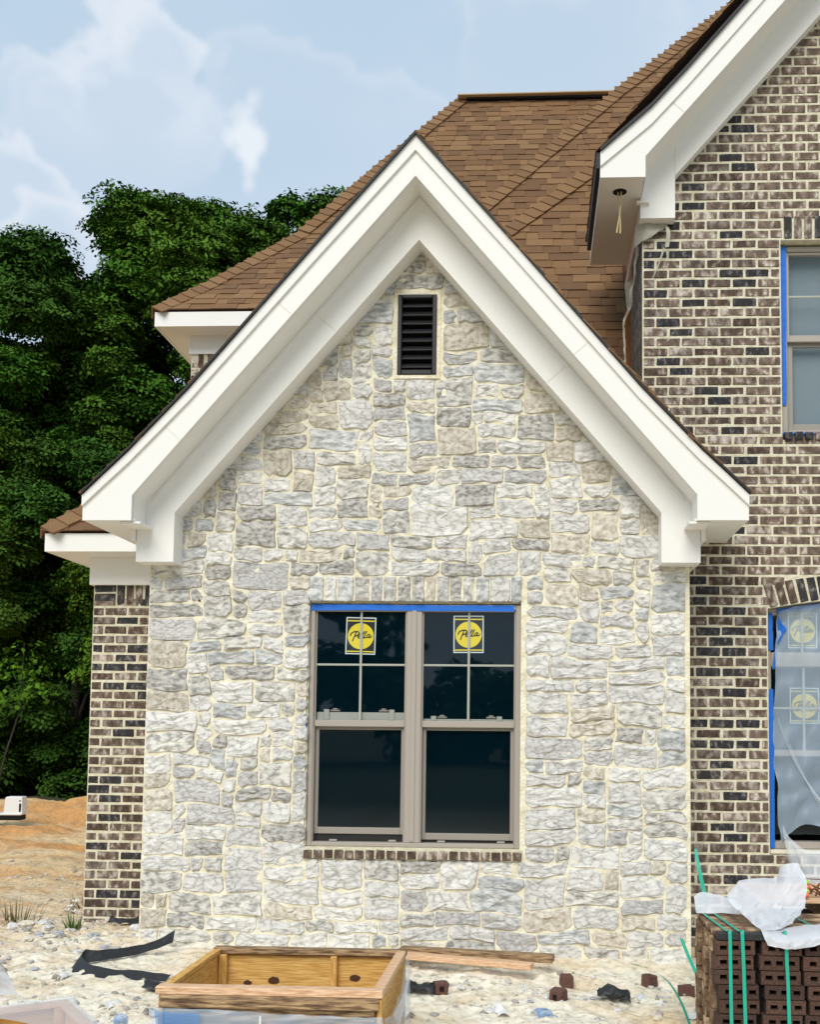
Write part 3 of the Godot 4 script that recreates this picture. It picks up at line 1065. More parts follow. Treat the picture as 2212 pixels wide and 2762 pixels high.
func build_roofs() -> void:
	var always := func(_p): return true
	# rows that the two gables hide from every place near the photograph's are left to the deck
	var seen := func(p: Vector3) -> bool:
		var f := 7.56 / -p.z
		if 1.65 + (p.y - 1.65) * f < rake_under(p.x * f) - 1.0:
			return false
		f = 8.05 / -p.z
		var h := 1.65 + (p.y - 1.65) * f
		return p.x * f < 0.53 or h < 5.8 or h > 5.7 + 1.157 * (p.x * f - 0.491)
	var m := 1.52
	# main hipped roof at the back
	var hip1 := PackedVector2Array([Vector2(-4.485, 6.52), Vector2(-4.012, 7.013), Vector2(-3.131, 8.032), Vector2(-1.735, 10.164), Vector2(-1.162, 11.034)])
	var prof1 := PackedVector2Array([Vector2(12.15, 6.52), Vector2(12.623, 7.013), Vector2(13.504, 8.032), Vector2(14.9, 10.164), Vector2(15.473, 11.034)])
	var hip2 := PackedVector2Array([Vector2(-1.85, 6.2), Vector2(-0.648, 7.801), Vector2(0.999, 10.044), Vector2(2.098, 11.399), Vector2(3.012, 12.489)])
	var hip3 := PackedVector2Array([Vector2(-1.6, 5.35), Vector2(-0.318, 6.765), Vector2(0.208, 7.335), Vector2(0.703, 7.884), Vector2(1.6, 8.88)])
	var deck := MB.new()
	var d1 := PackedVector3Array()
	for i in 5:
		d1.append(Vector3(hip1[i].x, prof1[i].y, -prof1[i].x))
	for i in 4:
		deck.quad_n(d1[i], d1[i + 1], Vector3(1.6, d1[i + 1].y, d1[i + 1].z), Vector3(1.6, d1[i].y, d1[i].z), Vector3(0, 1, 1))
		deck.quad_n(d1[i], d1[i + 1], Vector3(d1[i + 1].x, d1[i + 1].y, -21), Vector3(d1[i].x, d1[i].y, -21), Vector3(-1, 1, 0))
	var roof := part("main_roof", house, deck, M.deck)
	var h2 := func(y): return at_height(hip2, y)
	var h3 := func(y): return at_height(hip3, y)
	shingle_slope(roof, Transform3D(), prof1, func(y): return at_height(hip1, y), func(y): return minf(at_height(hip2, y) + 0.35, 1.6), seen, 0.138, 130)
	# left slope, seen only from the side
	var side_t := Transform3D(Basis(Vector3(0, 0, 1), Vector3(0, 1, 0), Vector3(-1, 0, 0)), Vector3(-4.485 + 12.15, 0, -12.15))
	hip_caps(roof, d1, Vector3(0, 0.55, 0.83), Vector3(-0.83, 0.55, 0), 0.15, 0.14)
	var rv := MB.new()
	rv.span(Vector3(-1.05, 11.005, -15.5), Vector3(1.6, 11.028, -15.37))
	part("ridge_vent", roof, rv, M.drip)
	var cap := MB.new()
	cap.box(Vector3(0.27, 11.047, -15.44), Vector3(2.9, 0.022, 0.27), 0.004, Basis(Vector3(0, 0, 1), 0.006))
	part("ridge_cap", roof, cap, mat(Color(0.72, 0.62, 0.48), 0.9))
	bx("eave_fascia", house, Vector3(-4.485, 6.333, -12.185), Vector3(-1.5, 6.505, -12.15), M.white)
	bx("side_fascia", house, Vector3(-4.485, 6.333, -20), Vector3(-4.455, 6.505, -12.186), M.white)
	bx("eave_soffit", house, Vector3(-4.45, 6.335, -12.52), Vector3(-1.5, 6.355, -12.186), M.white)
	bx("side_soffit", house, Vector3(-4.45, 6.335, -20), Vector3(-4.14, 6.355, -12.521), M.white)
	bx("frieze_board", house, Vector3(-4.172, 6.115, -12.53), Vector3(-1.5, 6.335, -12.47), M.white)
	bx("side_frieze", house, Vector3(-4.172, 6.115, -20), Vector3(-4.15, 6.335, -12.531), M.white)
	# two hipped roofs in front of it, one before the other
	var k := 0
	for set in [[hip2, -10.96, 0.134, h2, 0.9, 95, 6.2, 12.489, 4.1], [hip3, -9.62, 0.127, h3, 0.95, 190, 4.3, 8.88, 2.2]]:
		var hip: PackedVector2Array = set[0]
		var c: float = set[1]
		var zz := func(y: float) -> float: return -(y - c) / m
		var dk := MB.new()
		var path := PackedVector3Array()
		for q in hip:
			path.append(Vector3(q.x, q.y, zz.call(q.y)))
		for i in path.size() - 1:
			var a := path[i]
			var b := path[i + 1]
			dk.quad_n(a, b, Vector3(set[8], b.y, b.z), Vector3(set[8], a.y, a.z), Vector3(0, 1, 1))
			dk.quad_n(a, b, b + Vector3(0, 0, -set[4]), a + Vector3(0, 0, -set[4]), Vector3(-1, 1, 0))
		var last := path[path.size() - 1]
		dk.quad_n(last, Vector3(set[8], last.y, last.z), Vector3(set[8], last.y - 3, last.z - 2), Vector3(last.x, last.y - 3, last.z - 2), Vector3(0, 0.5, -1))
		if k == 1:
			dk.quad_n(Vector3(-1.6, 5.35, zz.call(5.35)), Vector3(0.86, 5.35, zz.call(5.35)), Vector3(0.86, 4.2, zz.call(4.2)), Vector3(-1.0, 4.2, zz.call(4.2)), Vector3(0, 1, 1))
		var rf := part("hip_roof", house, dk, M.deck)
		var prof := PackedVector2Array([Vector2(-zz.call(set[6]), set[6]), Vector2(-zz.call(set[7]), set[7])])
		var bound := func(y): return maxf(0.855, 0.491 + (y - 6.12) / 1.157) if y < 6.3 else minf(0.56 + (y - 6.12) / 1.157, set[8])
		var front := k == 0
		shingle_slope(rf, Transform3D(), prof, func(y): return at_height(hip, y) if y > hip[0].y else -0.9, bound, func(p): return seen.call(p) and not (front and p.y < 8.6 and p.x > at_height(hip3, p.y) + 0.6), set[2], set[5])
		hip_caps(rf, path, Vector3(0, 0.55, 0.83), Vector3(-0.8, 0.6, 0), 0.145, 0.13)
		k += 1
	# the small gable's own slopes and the taller gable's slope
	for s in [-1.0, 1.0]:
		var g := MB.new()
		var line := PackedVector2Array([Vector2(CX, 5.975), Vector2(CX + s * 1.47, 4.277), Vector2(CX + s * 2.06, 3.634), Vector2(CX + s * 2.394, 3.31)])
		for i in 3:
			var a := line[i]
			var b := line[i + 1]
			g.quad_n(Vector3(a.x, a.y, -7.58), Vector3(b.x, b.y, -7.58), Vector3(b.x, b.y, -10.4 if s < 0 else -8.5), Vector3(a.x, a.y, -10.4 if s < 0 else (-10.4 if i == 0 else -8.5)), Vector3(s, 1, 0))
		var gr := part("gable_roof", house, g, M.deck)
		var T := Transform3D(Basis(Vector3(0, 0, -s), Vector3(0, 1, 0), Vector3(s, 0, 0)), Vector3(CX, 0, 0))
		# local x runs along the depth, local depth runs in towards the ridge
		var pr := PackedVector2Array([Vector2(-2.40, 3.31), Vector2(-2.06, 3.636), Vector2(-1.47, 4.279), Vector2(0, 5.977)])
		var lo := 7.55 if s > 0 else -9.9
		shingle_slope(gr, T, pr, func(_y): return 7.53 if s > 0 else -10.2, func(_y): return (8.5 if _y < 4.4 else 9.8) if s > 0 else -7.53, always, 0.14, 0)
	var rs := MB.new()
	rs.quad_n(Vector3(0.48, 6.105, -8.03), Vector3(4.3, 10.4, -8.03), Vector3(4.3, 10.4, -13), Vector3(0.48, 6.105, -9.7), Vector3(-1, 1, 0))
	rs.quad_n(Vector3(4.3, 10.4, -8.03), Vector3(8.1, 6.1, -8.03), Vector3(8.1, 6.1, -13), Vector3(4.3, 10.4, -13), Vector3(1, 1, 0))
	var rr := part("gable_roof", house, rs, M.deck)
	shingle_slope(rr, Transform3D(Basis(Vector3(0, 0, 1), Vector3(0, 1, 0), Vector3(-1, 0, 0)), Vector3(0.47, 0, 0)), PackedVector2Array([Vector2(0, 6.10), Vector2(3.83, 10.41)]), func(y): return -9.6 - (y - 6.1) * 0.75, func(_y): return -8.02, always, 0.14, 0)
	# left wing: low hipped roof, eave and trim
	var lw := MB.new()
	var e0 := Vector3(-4.09, 3.25, -8.70)
	var e1 := Vector3(-2.7, 4.58, -10.09)
	lw.quad_n(e0, e1, Vector3(-2.0, 4.58, -10.09), Vector3(-2.0, 3.25, -8.70), Vector3(0, 1, 1))
	lw.quad_n(e0, e1, Vector3(-2.7, 4.58, -15), Vector3(-4.09, 3.25, -15), Vector3(-1, 1, 0))
	var lr := part("wing_roof", house, lw, M.deck)
	shingle_slope(lr, Transform3D(), PackedVector2Array([Vector2(8.69, 3.248), Vector2(10.09, 4.58)]), func(y): return -4.09 + (y - 3.25) / 0.957, func(_y): return -2.95, func(p): return p.y < 4.2, 0.135, 30)
	hip_caps(lr, PackedVector3Array([e0, e1]), Vector3(0, 0.72, 0.69), Vector3(-0.69, 0.72, 0), 0.15, 0.14)
	bx("eave_fascia", house, Vector3(-4.09, 3.092, -8.745), Vector3(-2.9, 3.244, -8.71), M.white)
	bx("side_fascia", house, Vector3(-4.09, 3.092, -15), Vector3(-4.06, 3.244, -8.746), M.white)
	bx("eave_soffit", house, Vector3(-4.058, 3.094, -9.12), Vector3(-2.9, 3.11, -8.746), M.white)
	bx("side_soffit", house, Vector3(-4.058, 3.094, -15), Vector3(-3.8, 3.11, -9.121), M.white)
	bx("frieze_board", house, Vector3(-3.838, 2.857, -9.13), Vector3(-2.8, 3.093, -9.04), M.white)
	bx("side_frieze", house, Vector3(-3.838, 2.857, -15), Vector3(-3.816, 3.093, -9.131), M.white)


# ---------------------------------------------------------------- windows
func sash(win: Node3D, x0: float, x1: float, y0: float, y1: float, z: float, w: float, wb: float, m: Material) -> Node3D:
	var mb := MB.new()
	mb.span(Vector3(x0, y0, z - 0.03), Vector3(x0 + w, y1, z), 0.004)
	mb.span(Vector3(x1 - w, y0, z - 0.03), Vector3(x1, y1, z), 0.004)
	mb.span(Vector3(x0 + w - 0.002, y0, z - 0.031), Vector3(x1 - w + 0.002, y0 + wb, z - 0.001), 0.004)
	mb.span(Vector3(x0 + w - 0.002, y1 - w, z - 0.031), Vector3(x1 - w + 0.002, y1, z - 0.001), 0.004)
	var s := part("sash", win, mb, m)
	put("pane", win, pane_mesh(x0 + w * 0.8, x1 - w * 0.8, y0 + wb * 0.8, y1 - w * 0.8, z - 0.016, M.glass))
	return s


func room(called: String, x0: float, x1: float, y0: float, y1: float, z0: float, z1: float, m: Material) -> void:
	var r := group_node(called, house)
	bx("back", r, Vector3(x0 - 0.1, y0 - 0.1, z1 - 0.1), Vector3(x1 + 0.1, y1 + 0.1, z1), m)
	bx("side", r, Vector3(x0 - 0.1, y0 - 0.1, z1), Vector3(x0, y1 + 0.1, z0), m)
	bx("side", r, Vector3(x1, y0 - 0.1, z1), Vector3(x1 + 0.1, y1 + 0.1, z0), m)
	bx("floor", r, Vector3(x0, y0 - 0.1, z1), Vector3(x1, y0, z0), m)
	bx("ceiling", r, Vector3(x0, y1, z1), Vector3(x1, y1 + 0.1, z0), m)


# a square window sticker with a handwritten word on a yellow disc; c is the centre of the disc
func sticker(label: String, c: Vector3, turn: float) -> void:
	var o := thing("window_sticker", label, "sticker", c, 0.0, "yellow stickers on the window panes")
	o.rotation.z = turn
	var back := MB.new()
	back.span(Vector3(-0.108, -0.131, -0.001), Vector3(0.108, 0.137, 0.0))
	part("backing", o, back, M.sticker_black)
	var b := MB.new()
	for r in [[-0.115, -0.107, -0.139, 0.145], [0.107, 0.115, -0.139, 0.145], [-0.107, 0.107, 0.137, 0.145], [-0.107, 0.107, -0.139, -0.131]]:
		b.span(Vector3(r[0], r[2], -0.001), Vector3(r[1], r[3], 0.0012))
	part("border", o, b, M.sticker_white)
	for y in [0.117, -0.117]:
		bx("stripe", o, Vector3(-0.105, y - 0.0045, 0.0002), Vector3(0.105, y + 0.0045, 0.0012), M.yellow)
	var d := MB.new()
	var disc := PackedVector2Array()
	for k in 40:
		disc.append(Vector2(cos(TAU * k / 40), sin(TAU * k / 40)) * 0.1)
	d.prism(disc, 0.0018, 0.0004)
	part("disc", o, d, M.yellow)
	# the word, written as brush strokes: P e l l a
	var ink := MB.new()
	var strokes := [
		[[-0.62, -0.38], [-0.50, -0.08], [-0.36, 0.28]],
		[[-0.80, 0.02], [-0.74, 0.20], [-0.52, 0.33], [-0.24, 0.36], [-0.12, 0.24], [-0.22, 0.08], [-0.46, -0.02]],
		[[-0.22, -0.08], [-0.05, 0.02], [-0.02, 0.12], [-0.12, 0.13], [-0.22, 0.0], [-0.20, -0.14], [-0.06, -0.16], [0.08, -0.02]],
		[[0.08, -0.02], [0.24, 0.28], [0.30, 0.38], [0.22, 0.30], [0.10, 0.0], [0.10, -0.14], [0.20, -0.10]],
		[[0.20, -0.10], [0.38, 0.24], [0.46, 0.38], [0.38, 0.30], [0.26, 0.0], [0.27, -0.14], [0.36, -0.08]],
		[[0.72, 0.14], [0.58, 0.16], [0.44, 0.02], [0.44, -0.10], [0.56, -0.08], [0.70, 0.10], [0.64, -0.08], [0.74, -0.10], [0.86, 0.04]],
	]
	for si in strokes.size():
		var st: Array = strokes[si]
		for i in st.size() - 1:
			var a := Vector2(st[i][0], st[i][1]) * 0.1
			var e := Vector2(st[i + 1][0], st[i + 1][1]) * 0.1
			var wd := 0.0085 if si < 2 else 0.0062
			var nn := (e - a).orthogonal().normalized() * wd * 0.5
			var ex := (e - a).normalized() * wd * 0.4
			ink.prism(PackedVector2Array([a - nn - ex, e - nn + ex, e + nn + ex, a + nn - ex]), 0.0028 + 0.00004 * i + 0.0003 * si, 0.0019)
	part("lettering", o, ink, M.sticker_black)


func crumpled(called: String, parent: Node3D, rows: Array, m: Material, sub: int, amp: float, freq: float, sd: float) -> MeshInstance3D:
	# a sheet through rows of points, smoothed between them and creased by noise
	var grid := []
	var nr := rows.size()
	for r in (nr - 1) * sub + 1:
		var line := PackedVector3Array()
		var f := float(r) / sub
		var nc: int = rows[0].size()
		for c in (nc - 1) * sub + 1:
			var g := float(c) / sub
			var cols := []
			for dr in range(-1, 3):
				var row: Array = rows[clampi(int(f) + dr, 0, nr - 1)]
				var i := int(g)
				var p: Vector3 = row[clampi(i, 0, nc - 1)]
				var nx: Vector3 = row[clampi(i + 1, 0, nc - 1)]
				cols.append(p.cubic_interpolate(nx, row[clampi(i - 1, 0, nc - 1)], row[clampi(i + 2, 0, nc - 1)], g - i))
			var q: Vector3 = (cols[1] as Vector3).cubic_interpolate(cols[2], cols[0], cols[3], f - int(f))
			if amp > 0.0:
				var k := q * freq + Vector3(sd, sd * 1.7, 0)
				q += Vector3(n2.get_noise_3dv(k * 0.6 + Vector3(9, 0, 0)) * 0.4, n2.get_noise_3dv(k + Vector3(0, 40, 0)) * 0.4, n2.get_noise_3dv(k) + 0.5 * n2.get_noise_3dv(k * 2.3) + 0.9 * (0.25 - absf(n2.get_noise_3dv(k * 1.4 + Vector3(3, 7, 1))))) * amp
			line.append(q)
		grid.append(line)
	var st := SurfaceTool.new()
	st.begin(Mesh.PRIMITIVE_TRIANGLES)
	var w: int = grid[0].size()
	for line in grid:
		for q in line:
			st.add_vertex(q)
	for r in grid.size() - 1:
		for c in w - 1:
			var a := r * w + c
			for i in [a, a + 1, a + w, a + 1, a + w + 1, a + w]:
				st.add_index(i)
	st.generate_normals()
	return put(called, parent, st.commit(), m)


func strip(called: String, label: String, a: Vector3, b: Vector3, wide: float, m: Material, group := "") -> void:
	# a torn length of masking tape on a flat upright face, from a to b
	var path := b - a
	var side := Vector3(-path.y, path.x, 0).normalized() * wide * 0.5
	var rows := [[], []]
	var steps := 9
	for k in steps + 1:
		var p := a + path * k / steps
		rows[0].append(p - side * R(0.85, 1.1))
		rows[1].append(p + side * R(0.85, 1.1))
	var o := crumpled(called, self, rows, m, 2, 0.003, 6.0, a.x)
	tag(o, label, "masking tape", group)


func build_windows() -> void:
	# twin double-hung window in the stone
	var z := -8.09
	var win := MB.new()
	for r in [[-1.705, -1.668, 0.757, 2.586], [-0.136, -0.092, 0.757, 2.586], [-1.668, -0.136, 2.545, 2.586], [-1.668, -0.136, 0.757, 0.79]]:
		win.span(Vector3(r[0], r[2], z - 0.12), Vector3(r[1], r[3], z), 0.006)
	win.span(Vector3(-0.966, 0.79, z - 0.12), Vector3(-0.848, 2.545, z - 0.004), 0.005)
	var w := part("window", house, win, M.frame)
	bx("mullion_bead", w, Vector3(-0.925, 0.80, z - 0.01), Vector3(-0.889, 2.54, z + 0.004), M.frame, 0.003)
	for half in [[-1.668, -0.966, 0.845], [-0.848, -0.136, 0.81]]:
		var x0: float = half[0]
		var x1: float = half[1]
		var low: float = half[2]
		sash(w, x0, x1, 1.655, 2.545, z - 0.022, 0.012, 0.05, M.frame)
		sash(w, x0 + 0.008, x1 - 0.008, low, 1.66, z - 0.06, 0.028, 0.05, M.sash)
		bx("track", w, Vector3(x0, 0.79, z - 0.13), Vector3(x0 + 0.009, 1.655, z - 0.01), M.sash)
		bx("track", w, Vector3(x1 - 0.009, 0.79, z - 0.13), Vector3(x1, 1.655, z - 0.01), M.sash)
		bx("sill_track", w, Vector3(x0 + 0.009, 0.79, z - 0.13), Vector3(x1 - 0.009, low - 0.005, z - 0.075), M.track)
		for s in [0.13, 0.58]:
			bx("latch", w, Vector3(x0 + s, 0.792, z - 0.07), Vector3(x0 + s + 0.06, 0.806, z - 0.04), M.frame, 0.003)
		# thin bars in front of the upper pane
		var xm := (x0 + x1) * 0.5
		bx("muntin", w, Vector3(xm - 0.009, 1.705, z - 0.037), Vector3(xm + 0.009, 2.54, z - 0.030), M.muntin, 0.003)
		bx("muntin", w, Vector3(x0 + 0.012, 2.118, z - 0.038), Vector3(x1 - 0.012, 2.134, z - 0.031), M.muntin, 0.003)
		# the lower sash stands open a little: its rail and catches show through the upper pane
		var rise := 1.765 if x0 < -1.0 else 1.72
		bx("inner_rail", w, Vector3(x0 + 0.012, 1.70, z - 0.088), Vector3(x1 - 0.012, rise, z - 0.062), M.muntin, 0.004)
		for s in [0.07, 0.57]:
			bx("block", w, Vector3(x0 + s, 1.705, z - 0.06), Vector3(x0 + s + 0.042, rise + 0.022, z - 0.052), M.muntin, 0.003)
			var lt := MB.new()
			lt.box(Vector3(x0 + s + 0.085 * (1.0 if s < 0.3 else -0.5), rise + 0.012, z - 0.07), Vector3(0.075, 0.012, 0.022), 0.005)
			lt.box(Vector3(x0 + s + 0.085 * (1.0 if s < 0.3 else -0.5), rise + 0.024, z - 0.07), Vector3(0.04, 0.012, 0.018), 0.005)
			part("latch", w, lt, M.sash)
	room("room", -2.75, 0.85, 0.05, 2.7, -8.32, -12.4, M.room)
	sticker("yellow disc sticker on the left pane of the stone wall's window", Vector3(-1.322, 2.345, z - 0.041), -0.02)
	sticker("yellow disc sticker on the right pane of the stone wall's window", Vector3(-0.496, 2.361, z - 0.041), 0.005)
	strip("masking_tape", "blue tape along the head of the stone wall's window", Vector3(-1.70, 2.562, z + 0.003), Vector3(-0.15, 2.556, z + 0.003), 0.046, M.tape, "blue tape round the windows")
	strip("masking_tape", "scrap of blue tape on the left jamb of the stone wall's window", Vector3(-1.712, 1.735, z + 0.018), Vector3(-1.714, 1.63, z + 0.018), 0.014, M.tape, "blue tape round the windows")
	# upper window of the brick block
	z = -8.58
	var uf := MB.new()
	for r in [[1.964, 2.03, 4.02, 5.575], [3.13, 3.2, 4.02, 5.575], [2.03, 3.13, 5.535, 5.575], [2.03, 3.13, 4.02, 4.06]]:
		uf.span(Vector3(r[0], r[2], z - 0.12), Vector3(r[1], r[3], z), 0.006)
	var u := part("window", house, uf, M.frame)
	sash(u, 2.03, 3.13, 4.79, 5.535, z - 0.02, 0.022, 0.055, M.frame)
	sash(u, 2.035, 3.125, 4.07, 4.81, z - 0.06, 0.05, 0.055, M.sash)
	bx("muntin", u, Vector3(2.05, 5.158, z - 0.036), Vector3(3.11, 5.176, z - 0.028), M.muntin, 0.003)
	bx("muntin", u, Vector3(2.572, 4.845, z - 0.035), Vector3(2.59, 5.515, z - 0.027), M.muntin, 0.003)
	bx("shade", u, Vector3(2.02, 4.05, z - 0.15), Vector3(3.14, 5.56, z - 0.14), M.room_pale)
	room("room", 1.08, 4.2, 3.1, 5.8, -8.77, -12.2, M.room_pale)
	strip("masking_tape", "long blue tape down the upper brick wall window's left frame", Vector3(2.002, 5.57, z + 0.012), Vector3(1.996, 4.26, z + 0.012), 0.044, M.tape, "blue tape round the windows")
	strip("masking_tape", "blue tape along the foot of the upper brick wall window", Vector3(1.97, 4.03, z + 0.004), Vector3(2.6, 4.028, z + 0.004), 0.02, M.tape, "blue tape round the windows")
	# lower, arched window of the brick block, behind a hanging plastic sheet
	z = -8.6
	var lf := MB.new()
	for r in [[1.838, 1.88, 0.735, 2.61], [3.62, 3.662, 0.735, 2.61], [1.88, 3.62, 0.735, 0.79], [1.88, 3.62, 2.16, 2.275], [2.705, 2.795, 0.79, 2.16]]:
		lf.span(Vector3(r[0], r[2], z - 0.12), Vector3(r[1], r[3], z), 0.006)
	var head := PackedVector2Array()
	for k in 17:
		var x := 1.838 + 1.824 * k / 16.0
		head.append(Vector2(x, arch_y(x) - 0.004))
	for k in range(16, -1, -1):
		var x := 1.838 + 1.824 * k / 16.0
		head.append(Vector2(x, arch_y(x) - 0.055))
	lf.prism(head, z - 0.002, z - 0.12)
	var l := part("window", house, lf, M.frame)
	put("pane", l, pane_mesh(1.875, 3.625, 2.27, 2.65, z - 0.04, M.glass))
	put("pane", l, pane_mesh(1.875, 2.71, 1.49, 2.165, z - 0.04, M.glass))
	put("pane", l, pane_mesh(2.79, 3.625, 0.78, 2.165, z - 0.041, M.glass))
	put("pane", l, pane_mesh(1.90, 2.69, 0.84, 1.46, z - 0.07, M.glass))
	bx("rail", l, Vector3(1.88, 1.455, z - 0.06), Vector3(2.705, 1.503, z - 0.012), M.frame, 0.004)
	bx("muntin", l, Vector3(1.88, 1.826, z - 0.03), Vector3(2.705, 1.842, z - 0.022), M.muntin)
	bx("muntin", l, Vector3(2.13, 1.503, z - 0.029), Vector3(2.148, 2.16, z - 0.021), M.muntin)
	bx("muntin", l, Vector3(2.122, 2.275, z - 0.03), Vector3(2.14, 2.615, z - 0.022), M.muntin)
	bx("sill", l, Vector3(1.84, 0.705, -8.72), Vector3(3.66, 0.733, -8.49), M.caulk, 0.005)
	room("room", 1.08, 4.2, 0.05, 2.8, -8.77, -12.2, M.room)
	sticker("yellow disc sticker in the arched top light behind plastic", Vector3(2.14, 2.451, z - 0.043), 0.0)
	sticker("yellow disc sticker on the middle pane behind hanging plastic", Vector3(2.149, 1.852, z - 0.043), 0.0)
	strip("masking_tape", "blue tape at the top of the arched window's left jamb", Vector3(1.868, 2.59, z + 0.012), Vector3(1.876, 2.29, z + 0.012), 0.042, M.tape, "blue tape round the windows")
	strip("masking_tape", "blue tape down the lower half of the arched window's jamb", Vector3(1.872, 1.98, z + 0.03), Vector3(1.872, 0.74, z + 0.03), 0.040, M.tape, "blue tape round the windows")
	var arc := MB.new()
	var ap := PackedVector2Array()
	for k in 12:
		var x := 1.93 + 0.07 * k
		ap.append(Vector2(x, arch_y(x) - 0.012))
	for k in range(11, -1, -1):
		var x := 1.93 + 0.07 * k
		ap.append(Vector2(x, arch_y(x) - 0.05))
	arc.prism(ap, z + 0.012, z + 0.008)
	tag(part("masking_tape", self, arc, M.tape), "blue tape curving under the brick arch over plastic", "masking tape", "blue tape round the windows")
	var fold := crumpled("masking_tape", self, [[Vector3(1.93, 2.57, z + 0.03), Vector3(1.955, 2.5, z + 0.05), Vector3(1.99, 2.46, z + 0.06)], [Vector3(1.925, 2.32, z + 0.03), Vector3(1.95, 2.38, z + 0.05), Vector3(1.985, 2.45, z + 0.065)]], M.tape, 3, 0.01, 4.0, 3.0)
	tag(fold, "loose blue tape folded over at the plastic sheet's top corner", "masking tape", "blue tape round the windows")
	strip("masking_tape", "blue tape edge peeling away beside the middle pane's plastic", Vector3(1.915, 2.3, z + 0.035), Vector3(1.89, 2.14, z + 0.035), 0.02, M.tape, "blue tape round the windows")
	# the plastic itself
	var film := thing("plastic_sheet", "clear plastic sheet hanging over the arched window", "plastic sheet")
	crumpled("sheet", film, [
		[Vector3(1.925, 2.60, z + 0.02), Vector3(2.15, 2.65, z + 0.02), Vector3(2.4, 2.66, z + 0.02), Vector3(2.7, 2.67, z + 0.02), Vector3(3.15, 2.64, z + 0.02), Vector3(3.62, 2.56, z + 0.02)],
		[Vector3(1.90, 2.2, z + 0.04), Vector3(2.1, 2.2, z + 0.06), Vector3(2.4, 2.2, z + 0.05), Vector3(2.7, 2.2, z + 0.04), Vector3(3.15, 2.2, z + 0.04), Vector3(3.62, 2.2, z + 0.02)],
		[Vector3(1.885, 1.6, z + 0.05), Vector3(2.1, 1.6, z + 0.08), Vector3(2.4, 1.6, z + 0.07), Vector3(2.7, 1.6, z + 0.05), Vector3(3.15, 1.6, z + 0.05), Vector3(3.62, 1.6, z + 0.02)],
		[Vector3(1.895, 1.2, z + 0.06), Vector3(2.1, 1.2, z + 0.09), Vector3(2.4, 1.2, z + 0.09), Vector3(2.7, 1.2, z + 0.06), Vector3(3.15, 1.2, z + 0.06), Vector3(3.62, 1.2, z + 0.02)],
		[Vector3(1.92, 0.78, z + 0.08), Vector3(2.10, 0.94, z + 0.11), Vector3(2.4, 0.86, z + 0.12), Vector3(2.7, 0.85, z + 0.1), Vector3(3.15, 0.85, z + 0.1), Vector3(3.62, 0.85, z + 0.02)]], M.film, 7, 0.05, 1.6, 1.0)
	for k in 9:
		var f := k / 8.0
		var x := 1.91 + 0.045 * k
		crumpled("fold", film, [
			[Vector3(x, 1.75 - 0.1 * k, z + 0.085), Vector3(x + 0.10, 1.45 - 0.08 * k, z + 0.11), Vector3(x + 0.30, 1.12 - 0.04 * k, z + 0.13), Vector3(x + 0.5, 0.98, z + 0.14)],
			[Vector3(x + 0.005, 1.75 - 0.1 * k, z + 0.092), Vector3(x + 0.106, 1.453 - 0.08 * k, z + 0.12), Vector3(x + 0.306, 1.127 - 0.04 * k, z + 0.14), Vector3(x + 0.5, 0.987, z + 0.145)]], M.film_fold, 5, 0.012, 5.0, f)
	crumpled("tail", film, [
		[Vector3(1.93, 0.93, z + 0.09), Vector3(1.97, 0.86, z + 0.1), Vector3(2.02, 0.80, z + 0.12), Vector3(2.12, 0.74, z + 0.14), Vector3(2.4, 0.73, z + 0.15)],
		[Vector3(1.95, 0.80, z + 0.12), Vector3(1.98, 0.77, z + 0.14), Vector3(2.02, 0.74, z + 0.16), Vector3(2.12, 0.715, z + 0.18), Vector3(2.4, 0.72, z + 0.18)],
		[Vector3(1.97, 0.66, z + 0.14), Vector3(2.02, 0.55, z + 0.2), Vector3(2.08, 0.5, z + 0.25), Vector3(2.2, 0.42, z + 0.3), Vector3(2.45, 0.4, z + 0.3)]], M.film_fold, 6, 0.03, 3.0, 7.0)


